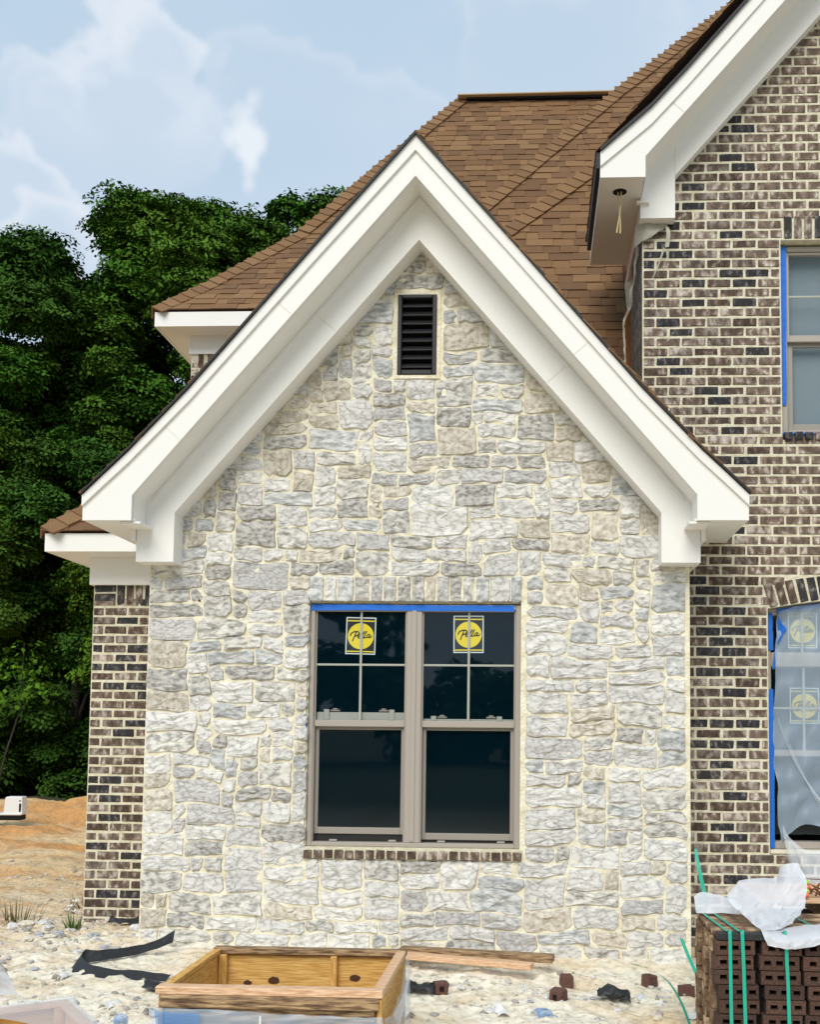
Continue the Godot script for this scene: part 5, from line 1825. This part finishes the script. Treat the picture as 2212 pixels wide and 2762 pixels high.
func build_second_crate() -> void:
	# its far right corner shows at the lower left
	var o := thing("wooden_crate", "plastic-wrapped crate whose corner shows at the lower left", "crate", Vector3(-2.17, 0.0, -5.03), 0.64)
	for k in 3:
		var y0 := -0.22 + 0.19 * k
		bx("board", o, Vector3(-0.02, y0, -0.0), Vector3(0.0, y0 + 0.184, 1.0), M.wood_z, 0.003)
		bx("board", o, Vector3(-1.2, y0, -0.02), Vector3(-0.022, y0 + 0.184, -0.0), M.wood_x, 0.003)
		bx("board", o, Vector3(-1.2, y0, 0.98), Vector3(-0.022, y0 + 0.184, 1.0), M.wood_x, 0.003)
	bx("post", o, Vector3(-0.065, -0.22, 0.002), Vector3(-0.023, 0.345, 0.045), M.wood_y, 0.003)
	bx("rail", o, Vector3(-1.2, 0.346, -0.024), Vector3(0.004, 0.366, 0.04), M.wood_pale, 0.003)
	bx("rail", o, Vector3(-0.045, 0.346, 0.041), Vector3(0.004, 0.366, 1.0), M.wood_pale, 0.003)
	var f := thing("plastic_wrap", "cloudy plastic wrap on the lower left crate", "plastic wrap", Vector3(-2.17, 0.0, -5.03), 0.64)
	crumpled("side", f, [
		[Vector3(0.012, 0.372, -0.02), Vector3(0.012, 0.372, 0.3), Vector3(0.012, 0.372, 0.6), Vector3(0.012, 0.37, 1.0)],
		[Vector3(0.02, 0.2, -0.02), Vector3(0.03, 0.2, 0.3), Vector3(0.03, 0.2, 0.6), Vector3(0.02, 0.2, 1.0)],
		[Vector3(0.015, -0.2, -0.02), Vector3(0.02, -0.2, 0.3), Vector3(0.02, -0.2, 0.6), Vector3(0.015, -0.2, 1.0)]], M.film_fold, 7, 0.02, 4.0, 4.0)
	crumpled("top", f, [
		[Vector3(-0.9, 0.375, -0.03), Vector3(-0.4, 0.375, -0.03), Vector3(0.0, 0.376, -0.02), Vector3(0.014, 0.372, -0.02)],
		[Vector3(-0.9, 0.375, 0.06), Vector3(-0.4, 0.375, 0.06), Vector3(-0.06, 0.376, 0.3), Vector3(0.014, 0.373, 0.3)],
		[Vector3(-0.9, 0.378, 0.16), Vector3(-0.4, 0.378, 0.16), Vector3(-0.09, 0.376, 0.7), Vector3(0.014, 0.373, 0.7)]], M.film_fold, 6, 0.012, 4.0, 14.0)
	var t := crumpled("plastic_sheet", self, [
		[Vector3(-2.75, 0.34, -4.75), Vector3(-2.60, 0.40, -4.9), Vector3(-2.42, 0.37, -5.05)],
		[Vector3(-2.72, 0.58, -4.72), Vector3(-2.56, 0.60, -4.9), Vector3(-2.47, 0.48, -5.02)],
		[Vector3(-2.70, 0.78, -4.70), Vector3(-2.60, 0.74, -4.85), Vector3(-2.52, 0.60, -4.95)],
		[Vector3(-2.74, 0.60, -5.1), Vector3(-2.66, 0.56, -5.15), Vector3(-2.60, 0.42, -5.2)]], M.tarp, 6, 0.05, 3.0, 21.0)
	tag(t, "white plastic heaped on the lower left crate", "plastic sheet")


func pack_brick(face: Material, holes: bool, flip: float) -> ArrayMesh:
	# a brick seen on its bed, three cored holes through it; front face at z = 0
	var mb := MB.new()
	var hw := 0.097
	var hh := 0.034
	var b := 0.004
	var o := Vector3(0, 0, -0.045)
	var xs := [-hw + b]
	var cx := [-0.058 + flip, 0.0 + flip * 0.6, 0.058 + flip]
	for c in cx:
		xs.append(c - 0.0175)
		xs.append(c + 0.0175)
	xs.append(hw - b)
	var ys := [-hh + b, -0.011, 0.013, hh - b]
	for i in xs.size() - 1:
		for j in 3:
			var hole: bool = holes and i % 2 == 1 and j == 1
			var p := [Vector3(xs[i], ys[j], 0), Vector3(xs[i], ys[j + 1], 0), Vector3(xs[i + 1], ys[j + 1], 0), Vector3(xs[i + 1], ys[j], 0)]
			if not hole:
				mb.quad_n(p[0], p[1], p[2], p[3], Vector3(0, 0, 1))
				continue
			var mid: Vector3 = (p[0] + p[2]) * 0.5
			for k in 4:
				var q: Vector3 = p[k]
				var r: Vector3 = p[(k + 1) % 4]
				mb.quad_n(q, r, r + Vector3(0, 0, -0.06), q + Vector3(0, 0, -0.06), mid - (q + r) * 0.5)
			mb.quad_n(p[0] + Vector3(0, 0, -0.06), p[1] + Vector3(0, 0, -0.06), p[2] + Vector3(0, 0, -0.06), p[3] + Vector3(0, 0, -0.06), Vector3(0, 0, 1))
	var f := [Vector3(-hw + b, -hh + b, 0), Vector3(-hw + b, hh - b, 0), Vector3(hw - b, hh - b, 0), Vector3(hw - b, -hh + b, 0)]
	var s := [Vector3(-hw, -hh, -b), Vector3(-hw, hh, -b), Vector3(hw, hh, -b), Vector3(hw, -hh, -b)]
	for k in 4:
		var m := (k + 1) % 4
		mb.quad_n(f[k], f[m], s[m], s[k], (f[k] + f[m]) * 0.5 + Vector3(0, 0, 0.05))
		mb.quad_n(s[k], s[m], s[m] + Vector3(0, 0, -0.08), s[k] + Vector3(0, 0, -0.08), (s[k] + s[m]) * 0.5)
	return mb.mesh(face)


func build_brick_pack() -> void:
	var o := thing("brick_pack", "strapped pack of dark cored bricks under white plastic", "brick pack")
	var x0 := 0.897
	var zf := -5.44
	var top := 0.618
	var variants := []
	for m in M.pack_brick:
		for f in [0.0, 0.008]:
			variants.append(pack_brick(m, true, f))
	bx("inner_bricks", o, Vector3(x0 + 0.03, -0.14, -6.13), Vector3(2.05, top, zf - 0.075), M.hole)
	for r in 10:
		var y := top - 0.036 - 0.0713 * r
		var push := R(-0.004, 0.012) + (0.012 if r in [3, 4] else 0.0)
		for c in 5:
			if r > 7 and c > 3:
				continue
			var b := put("brick", o, variants[rng.randi() % 6])
			b.position = Vector3(x0 + 0.100 + 0.2115 * c + push + R(-0.004, 0.004) + 0.014 * (c > 0 as int), y, zf + R(-0.006, 0.004))
			b.rotation.z = R(-0.012, 0.012)
		# the pack's side: the ends of the rows behind
		for d in 9:
			var mb := MB.new()
			mb.box(Vector3(), Vector3(0.09, 0.069, 0.062), 0.005, Basis(), 0.003, rng)
			var e := part("brick", o, mb, M.pack_side[rng.randi() % 3])
			e.position = Vector3(x0 + 0.045 + [0.0, 0.024, -0.008, 0.030, 0.006, -0.012, 0.028, 0.002, 0.018][d] + R(-0.003, 0.003), y, zf - 0.12 - 0.068 * d)
	bx("edge_board", o, Vector3(x0 + 0.02, top + 0.002, zf - 0.06), Vector3(2.05, top + 0.036, zf + 0.004), M.black_sheet, 0.004)
	for k in 8:
		var s := MB.new()
		s.box(Vector3(), Vector3(1.12, 0.026, 0.062), 0.005, Basis(), 0.003, rng)
		part("top_brick_row", o, s, M.pack_side[k % 2]).position = Vector3(x0 + 0.575 + R(-0.006, 0.006), top + 0.018, zf - 0.10 - 0.075 * k)
	# straps over the top and down the front
	for st in [[0.965, 0.008], [1.025, 0.02], [1.235, 0.025], [1.44, 0.02]]:
		var rows := [[], []]
		var sx: float = st[0]
		var pts := [Vector3(sx - 0.06, top + 0.045, -6.12), Vector3(sx - 0.03, top + 0.042, -5.8), Vector3(sx - 0.004, top + 0.040, zf - 0.03), Vector3(sx, top + 0.036, zf + 0.012), Vector3(sx + st[1] * 0.4, top - 0.2, zf + 0.016), Vector3(sx + st[1], -0.14, zf + 0.018)]
		for p in pts:
			rows[0].append(p)
			rows[1].append(p + Vector3(0.017, 0, 0.001))
		crumpled("strap", o, rows, M.strap, 3, 0.004, 3.0, sx)
	# the loose end that sticks up behind, and one lying on the ground
	var loose := crumpled("strapping_tape", self, [
		[Vector3(0.915, 0.98, -6.2), Vector3(0.93, 0.86, -6.17), Vector3(0.955, 0.72, -6.14), Vector3(0.962, 0.66, -6.12)],
		[Vector3(0.930, 0.985, -6.2), Vector3(0.950, 0.865, -6.17), Vector3(0.978, 0.72, -6.14), Vector3(0.985, 0.66, -6.12)]], M.strap, 5, 0.006, 3.0, 5.0)
	tag(loose, "green strap end sticking up behind the brick pack", "strap")
	var lie := crumpled("strapping_tape", self, [
		[Vector3(0.70, 0.0, -7.80), Vector3(0.76, 0.06, -7.4), Vector3(0.83, 0.10, -6.9), Vector3(0.87, 0.06, -6.5), Vector3(0.89, -0.04, -6.1)],
		[Vector3(0.715, -0.01, -7.80), Vector3(0.778, 0.052, -7.4), Vector3(0.849, 0.092, -6.9), Vector3(0.889, 0.052, -6.5), Vector3(0.908, -0.05, -6.1)]], M.strap, 5, 0.0, 3.0, 5.0)
	tag(lie, "green strap arching over the ground left of the brick pack", "strap")
	var stub := crumpled("strapping_tape", self, [
		[Vector3(1.06, 0.16, -7.9), Vector3(1.08, 0.08, -7.7), Vector3(1.12, -0.03, -7.5)],
		[Vector3(1.085, 0.16, -7.9), Vector3(1.105, 0.08, -7.7), Vector3(1.145, -0.03, -7.5)]], M.strap, 4, 0.0, 3.0, 5.0)
	tag(stub, "short green strap between the stone wall's corner and the brick pack", "strap")
	# white plastic thrown over the pack
	var t := crumpled("plastic_sheet", self, [
		[Vector3(1.02, 0.79, -5.75), Vector3(1.13, 0.855, -5.9), Vector3(1.30, 0.86, -5.95), Vector3(1.345, 0.93, -5.95), Vector3(1.43, 0.945, -5.9)],
		[Vector3(1.035, 0.755, -5.70), Vector3(1.14, 0.79, -5.72), Vector3(1.26, 0.80, -5.75), Vector3(1.34, 0.86, -5.8), Vector3(1.445, 0.87, -5.82)],
		[Vector3(1.09, 0.70, -5.62), Vector3(1.16, 0.73, -5.62), Vector3(1.24, 0.735, -5.65), Vector3(1.32, 0.77, -5.7), Vector3(1.435, 0.80, -5.75)],
		[Vector3(1.12, 0.67, -5.55), Vector3(1.17, 0.69, -5.53), Vector3(1.23, 0.69, -5.55), Vector3(1.29, 0.695, -5.6), Vector3(1.39, 0.745, -5.66)],
		[Vector3(1.145, 0.665, -5.48), Vector3(1.18, 0.67, -5.46), Vector3(1.215, 0.67, -5.48), Vector3(1.245, 0.672, -5.5), Vector3(1.30, 0.69, -5.52)]], M.tarp, 6, 0.035, 3.0, 3.0)
	tag(t, "crumpled white plastic standing up on the brick pack's top", "plastic sheet")
	var t2 := crumpled("plastic_sheet", self, [
		[Vector3(1.12, 0.69, -5.52), Vector3(1.20, 0.665, -5.52), Vector3(1.3, 0.672, -5.54), Vector3(1.42, 0.685, -5.56), Vector3(1.6, 0.685, -5.56)],
		[Vector3(1.13, 0.665, -5.425), Vector3(1.20, 0.652, -5.42), Vector3(1.3, 0.655, -5.42), Vector3(1.42, 0.67, -5.42), Vector3(1.6, 0.68, -5.42)],
		[Vector3(1.155, 0.605, -5.405), Vector3(1.22, 0.592, -5.395), Vector3(1.3, 0.592, -5.395), Vector3(1.42, 0.62, -5.395), Vector3(1.6, 0.66, -5.40)]], M.tarp, 6, 0.018, 4.0, 13.0)
	tag(t2, "fold of white plastic lapping down the brick pack's front edge", "plastic sheet")
	var t3 := crumpled("plastic_sheet", self, [
		[Vector3(0.89, 0.735, -6.05), Vector3(0.94, 0.755, -6.1), Vector3(1.02, 0.745, -6.1), Vector3(1.12, 0.72, -6.05)],
		[Vector3(0.885, 0.70, -5.98), Vector3(0.94, 0.70, -5.98), Vector3(1.02, 0.70, -5.98), Vector3(1.12, 0.69, -5.95)],
		[Vector3(0.885, 0.665, -5.95), Vector3(0.94, 0.665, -5.95), Vector3(1.02, 0.667, -5.95), Vector3(1.12, 0.665, -5.93)]], M.tarp, 5, 0.012, 4.0, 17.0)
	tag(t3, "bright white plastic fold along the brick pack's rear left edge", "plastic sheet")
	# a second stack behind with a timber pallet on it
	var s2 := thing("brick_pack", "further brick stack carrying an empty timber pallet", "brick pack")
	for r in 9:
		for c in 3:
			var mb := MB.new()
			mb.box(Vector3(), Vector3(0.196, 0.068, 0.1), 0.004, Basis(), 0.003, rng)
			part("brick", s2, mb, M.pack_brick[rng.randi() % 3]).position = Vector3(1.42 + 0.205 * c, 0.50 - 0.0715 * r, -6.35)
	bx("inner_bricks", s2, Vector3(1.33, -0.14, -7.0), Vector3(2.0, 0.53, -6.41), M.hole)
	var pl := thing("timber_pallet", "pale timber pallet lying on the further brick stack", "pallet")
	for k in 5:
		bx("deck_board", pl, Vector3(1.30, 0.672, -6.40 - 0.15 * k), Vector3(2.15, 0.69, -6.29 - 0.15 * k), M.wood_pale, 0.003)
	for x in [1.31, 1.7, 2.06]:
		bx("bearer", pl, Vector3(x, 0.555, -7.0), Vector3(x + 0.06, 0.671, -6.30), M.wood_old, 0.004)
	bx("bottom_board", pl, Vector3(1.30, 0.537, -6.38), Vector3(2.15, 0.554, -6.29), M.wood_pale, 0.003)
	var v := MB.new()
	for k in 9:
		var a := Vector3(R(1.60, 1.75), 0.70, R(-6.55, -6.35))
		v.tube(PackedVector3Array([a, a + Vector3(R(-0.08, 0.1), R(0.02, 0.09), 0.02), a + Vector3(R(-0.1, 0.16), R(0.0, 0.10), 0.03)]), 0.006, 0.003, 5)
	tag(part("dry_vine", self, v, M.vine), "tangle of dry brown vine on the timber pallet", "vine")
	for k in 5:
		var p := MB.new()
		p.tube(PackedVector3Array([Vector3(-0.015, 0, 0), Vector3(0.015, 0.004, 0)]), 0.016, 0.014, 8)
		var q := part("string_ball", self, p, M.lime if k % 2 else M.orange)
		q.position = Vector3(1.56 + [0.0, 0.01, 0.022, 0.014, 0.004][k], 0.708 + [0.0, 0.024, 0.05, 0.074, 0.006][k], -6.34 + [0.0, 0.004, -0.004, 0.0, 0.034][k])
		tag(q, ["orange twist of string lowest on the timber pallet's corner", "lime green twist of string just above the lowest orange one", "orange twist of string midway up the small heap", "lime green twist topping the small string heap", "orange twist of string lying nearest the pallet's front edge"][k], "string", "coloured string on the pallet")


func build_debris() -> void:
	# boards beside the wall
	var b1 := thing("timber_board", "long pale timber board lying before the stone wall, nearer one", "board", Vector3(-0.42, 0.03, -7.55), -0.29)
	bx("plank", b1, Vector3(-0.55, -0.005, -0.05), Vector3(0.44, 0.035, 0.04), M.wood_pale, 0.004)
	var b2 := thing("timber_board", "weathered board between the pale board and the stone wall", "board", Vector3(-0.40, 0.04, -7.74), -0.17)
	bx("plank", b2, Vector3(-0.55, -0.01, -0.05), Vector3(0.56, 0.04, 0.05), M.wood_old, 0.004)
	var ends := [[-0.585, -7.0, 0.3, 0.085, "half brick beside the crate, its core hole turned to the front"], [0.235, -7.38, 0.15, 0.08, "half brick lying alone right of the timber boards"], [0.165, -6.88, -0.5, 0.085, "half brick with a pale mortar corner on the open ground"], [0.79, -7.4, 0.6, 0.07, "dusty half brick under the arching green strap"], [1.0, -7.15, 0.1, 0.09, "pinkish brick piece against the brick pack"]]
	for e in ends:
		var o := thing("half_brick", e[4], "brick", Vector3(e[0], ground_y(e[0], e[1]) + 0.032, e[1]), e[2], "broken bricks on the ground")
		var mb := MB.new()
		mb.box(Vector3(), Vector3(e[3] * 1.05, 0.075, 0.09), 0.006, Basis(Vector3(1, 0, 0), R(-0.15, 0.15)), 0.005, rng)
		part("body", o, mb, M.red_brick)
		if e[2] in [0.3, -0.5]:
			bx("core_hole", o, Vector3(-0.014, -0.018, 0.038), Vector3(0.014, 0.014, 0.048), M.hole)
	# black sheet strip by the corner of the stone wall
	var rows := [[], []]
	for p in [[-2.62, 0.085, -7.86, 0.0, 0.085], [-2.82, 0.03, -7.66, 0.06, 0.065], [-3.02, 0.02, -7.45, 0.02, 0.065], [-3.13, 0.015, -7.36, 0.03, 0.08], [-3.06, 0.0, -7.16, 0.04, 0.06], [-2.86, -0.005, -7.02, 0.05, 0.035], [-2.6, -0.01, -6.98, 0.05, 0.045], [-2.38, 0.0, -6.98, 0.02, 0.04]]:
		rows[0].append(Vector3(p[0], ground_y(p[0], p[2]) + p[1] + 0.0, p[2]))
		rows[1].append(Vector3(p[0] + p[3], ground_y(p[0], p[2]) + p[1] + p[4], p[2] - 0.05 - p[3]))
	var strip_o := crumpled("black_sheet_strip", self, rows, M.black_sheet, 6, 0.02, 3.0, 4.0)
	tag(strip_o, "bent black plastic strip on the ground by the stone corner", "plastic strip")
	for s in [[-2.3, -6.72, 0.5, "black plastic scrap poking out beside the wooden crate's left side"], [-0.72, -6.95, 0.4, "crumpled black plastic between the crate and a half brick"], [-3.35, -8.85, 1.0, "black plastic scrap at the foot of the left brick corner"], [0.52, -6.95, 0.3, "dark rag with pale pebbles on it right of the bricks"]]:
		var q := []
		for r in 3:
			var line := []
			for c in 3:
				var x: float = s[0] + (c - 1) * 0.09 * (1.0 + s[2] * 0.4)
				var z: float = s[1] + (r - 1) * 0.07
				line.append(Vector3(x, ground_y(x, z) + 0.03 + (0.05 if r == 1 else 0.0) * R(0.3, 1.2), z))
			q.append(line)
		tag(crumpled("plastic_scrap", self, q, M.black_sheet, 4, 0.06, 5.0, s[0]), s[3], "plastic scrap", "plastic scraps on the ground")
	for s in [[-2.47, -6.32, M.plastic_white, "small white carton piece left of the crate"], [-2.3, -6.04, M.film_blue, "light blue scrap of plastic near the bottom left"], [-3.05, -6.95, M.plastic_white, "flattened white cup left of the black strip's bend"], [0.06, -6.55, M.film_blue, "light blue wrapper on the open ground"], [-0.18, -6.6, M.plastic_white, "white wrapper left of the light blue one"], [-0.72, -6.35, M.plastic_white, "folded white paper beside the crate's right side"], [-3.6, -7.2, M.plastic_white, "white flattened bottle at the far left"], [0.55, -6.98, M.plastic_white, "long white plastic scrap under the dark rag"], [0.98, -6.6, M.plastic_white, "flat white sheet piece left of the brick pack"], [-2.15, -6.2, M.chip[1], "grey crumpled can left of the crate"]]:
		var q := []
		var turn := R(0, 3)
		for r in 3:
			var line := []
			for c in 4:
				var d := Vector2((c - 1.5) * 0.045, (r - 1) * 0.035).rotated(turn)
				var x: float = s[0] + d.x
				var z: float = s[1] + d.y
				line.append(Vector3(x, ground_y(x, z) + 0.012 + (0.035 if r == 1 else 0.0) * R(0.4, 1.2), z))
			q.append(line)
		tag(crumpled("litter", self, q, s[2], 3, 0.03, 6.0, s[0] * 3.0), s[3], "litter", "litter on the ground")
	# broken stones along the foot of the left brick corner and in front
	var heap := []
	for i in 26:
		heap.append([-3.55 + R(-0.75, 0.45), -8.55 + R(-0.35, 0.35), R(0.035, 0.085), 0])
	for i in 12:
		heap.append([R(-3.3, -2.95), R(-8.3, -7.6), R(0.03, 0.07), 1])
	for i in 18:
		heap.append([R(-4.1, -3.1), R(-7.9, -6.8), R(0.02, 0.05), 2])
	for i in 52:
		heap.append([R(-0.6, 0.95), R(-7.3, -6.15), R(0.012, 0.05), 3])
	for i in 12:
		heap.append([R(-3.0, -1.9), R(-6.6, -5.9), R(0.015, 0.035), 4])
	var said := ["grey broken stone heaped round the small flowering weed", "broken stone at the foot of the stone wall's left corner", "broken stone left of the black plastic strip", "small stone chip among the half bricks before the wall", "small stone chip between the two wooden crates"]
	var sets := ["stones heaped by the weed", "stones at the wall's left corner", "stones left of the black strip", "stone chips among the half bricks", "stone chips between the crates"]
	for i in heap.size():
		var h: Array = heap[i]
		var o := put("broken_stone", self, rock(1.0, 10 + i % 9), M.chip[rng.randi() % 3])
		o.transform = Transform3D(Basis.from_euler(Vector3(R(-0.4, 0.4), R(0, 6), R(-0.4, 0.4))).scaled(Vector3(h[2], h[2] * 0.65, h[2])), Vector3(h[0], ground_y(h[0], h[1]) + h[2] * 0.18, h[1]))
		tag(o, said[h[3]], "stone", sets[h[3]])
	# weeds with white flowers
	var wd := thing("weed", "small weed with white flowers at the left brick corner", "plant", Vector3(-3.72, ground_y(-3.72, -8.68), -8.68))
	var bl := MB.new()
	for k in 46:
		var a := R(0, TAU)
		var d := Vector3(cos(a), 0, sin(a))
		var h := R(0.06, 0.17)
		var base := d * R(0.0, 0.07)
		var tip := base + d * R(0.02, 0.09) + Vector3(0, h, 0)
		var sd := Vector3(-d.z, 0, d.x) * 0.006
		bl.tri_n(base - sd, base + sd, tip, d + Vector3.UP)
	var leafm := mat(Color(0.30, 0.42, 0.14), 0.7)
	part("blades", wd, bl, leafm)
	for k in 5:
		var fl := MB.new()
		for i in 6:
			var a := TAU * i / 6.0
			fl.tri_n(Vector3(), Vector3(cos(a), 0.5, sin(a)) * 0.032, Vector3(cos(a + 0.7), 0.6, sin(a + 0.7)) * 0.032, Vector3.UP)
		part("flower", wd, fl, M.petal).position = Vector3([-0.03, 0.02, 0.05, 0.03, -0.01][k], [0.15, 0.14, 0.13, 0.22, 0.18][k], 0.04)
	for s in [[-4.35, -9.0, "sparse dry weed left of the flowering one"], [-3.98, -9.6, "brown dead brush against the left brick corner"]]:
		var dw := thing("weed", s[2], "plant", Vector3(s[0], ground_y(s[0], s[1]), s[1]))
		var bm := MB.new()
		for k in 60:
			var a := R(0, TAU)
			var d := Vector3(cos(a), 0, sin(a))
			var base := d * R(0.0, 0.25)
			var tip := base + d * R(0.03, 0.12) + Vector3(0, R(0.05, 0.22), 0)
			var sd := Vector3(-d.z, 0, d.x) * 0.006
			bm.tri_n(base - sd, base + sd, tip, d + Vector3.UP)
		part("blades", dw, bm, mat(Color(0.36, 0.34, 0.18) if s[0] < -4.2 else Color(0.33, 0.25, 0.16), 0.8))
	# white moulded box on a dark base, on the spoil bank
	var ub := thing("white_box", "white moulded box on a dark base on the spoil bank", "box", Vector3(-8.10, 0.21, -16.6), 0.12)
	ub.scale = Vector3.ONE * 0.86
	var hood := MB.new()
	for r in [[[-0.165, 0.165, -0.14, 0.14, 0.05], [-0.145, 0.15, -0.12, 0.12, 0.345]], [[-0.145, 0.15, -0.12, 0.12, 0.345], [-0.125, 0.135, -0.10, 0.10, 0.362]]]:
		var q := []
		for k in r:
			q.append([Vector3(k[0], k[4], k[2]), Vector3(k[1], k[4], k[2]), Vector3(k[1], k[4], k[3]), Vector3(k[0], k[4], k[3])])
		for k in 4:
			hood.quad_n(q[0][k], q[0][(k + 1) % 4], q[1][(k + 1) % 4], q[1][k], q[0][k] + q[0][(k + 1) % 4] - Vector3(0, 0.2, 0))
		hood.quad_n(q[1][0], q[1][1], q[1][2], q[1][3], Vector3.UP)
	part("hood", ub, hood, M.plastic_white)
	bx("deck", ub, Vector3(-0.42, 0.03, -0.16), Vector3(0.15, 0.07, 0.16), M.plastic_white, 0.01)
	bx("base", ub, Vector3(-0.42, -0.06, -0.15), Vector3(0.14, 0.029, 0.15), M.hole, 0.01)
	bx("handle_recess", ub, Vector3(0.105, 0.09, 0.125), Vector3(0.14, 0.24, 0.142), M.hole, 0.004)
	bx("label_plate", ub, Vector3(0.10, 0.28, 0.116), Vector3(0.13, 0.30, 0.13), M.track)


func _ready() -> void:
	rng.seed = 20240607
	# camera: a level view whose lens is shifted down and to the left
	var cam := Camera3D.new()
	cam.name = "camera"
	cam.projection = Camera3D.PROJECTION_FRUSTUM
	cam.near = 0.05
	cam.far = 900.0
	cam.size = 0.05 * 2762.0 / 2900.0
	cam.frustum_offset = Vector2(-194.0, 381.5) / 2900.0 * 0.05
	add_child(cam)
	cam.transform = Transform3D(Basis(Vector3.UP, 0.0484) * Basis(Vector3.RIGHT, 0.06976) * Basis(Vector3.BACK, 0.0094), Vector3(0, 1.65, 0))
	cam.current = true
	# sky, air and exposure
	var env := Environment.new()
	env.background_mode = Environment.BG_SKY
	var sky := Sky.new()
	sky.sky_material = make_sky()
	env.sky = sky
	env.tonemap_mode = Environment.TONE_MAPPER_LINEAR
	env.tonemap_exposure = EXPOSURE
	env.sdfgi_enabled = true
	env.ssao_enabled = true
	env.ssil_enabled = true
	var we := WorldEnvironment.new()
	we.name = "world"
	we.environment = env
	add_child(we)
	var sun := DirectionalLight3D.new()
	sun.name = "sun"
	sun.light_color = Color(1.0, 0.98, 0.945)
	sun.light_energy = 0.5
	sun.light_angular_distance = 36.0
	sun.shadow_enabled = true
	add_child(sun)
	sun.look_at_from_position(Vector3.ZERO, Vector3(0.14, -0.66, -0.74), Vector3.UP)

	n1.seed = 5
	n1.frequency = 0.9
	n1.fractal_octaves = 4
	n2.seed = 9
	n2.frequency = 2.4
	n2.fractal_octaves = 4
	make_materials()
	var ub := MB.new()
	ub.box(Vector3(), Vector3.ONE)
	unit_box = ub.mesh(null)
	build_ground()
	house = thing("house", "new house with a pale stone gable, dark brick walls and brown shingle roofs", "house")
	build_stone_wall()
	build_brick_walls()
	build_gable_trim()
	build_right_trim()
	build_roofs()
	build_windows()
	build_side_scraps()
	rng.seed = 311
	build_trees()
	rng.seed = 512
	build_crate()
	build_second_crate()
	build_brick_pack()
	build_debris()
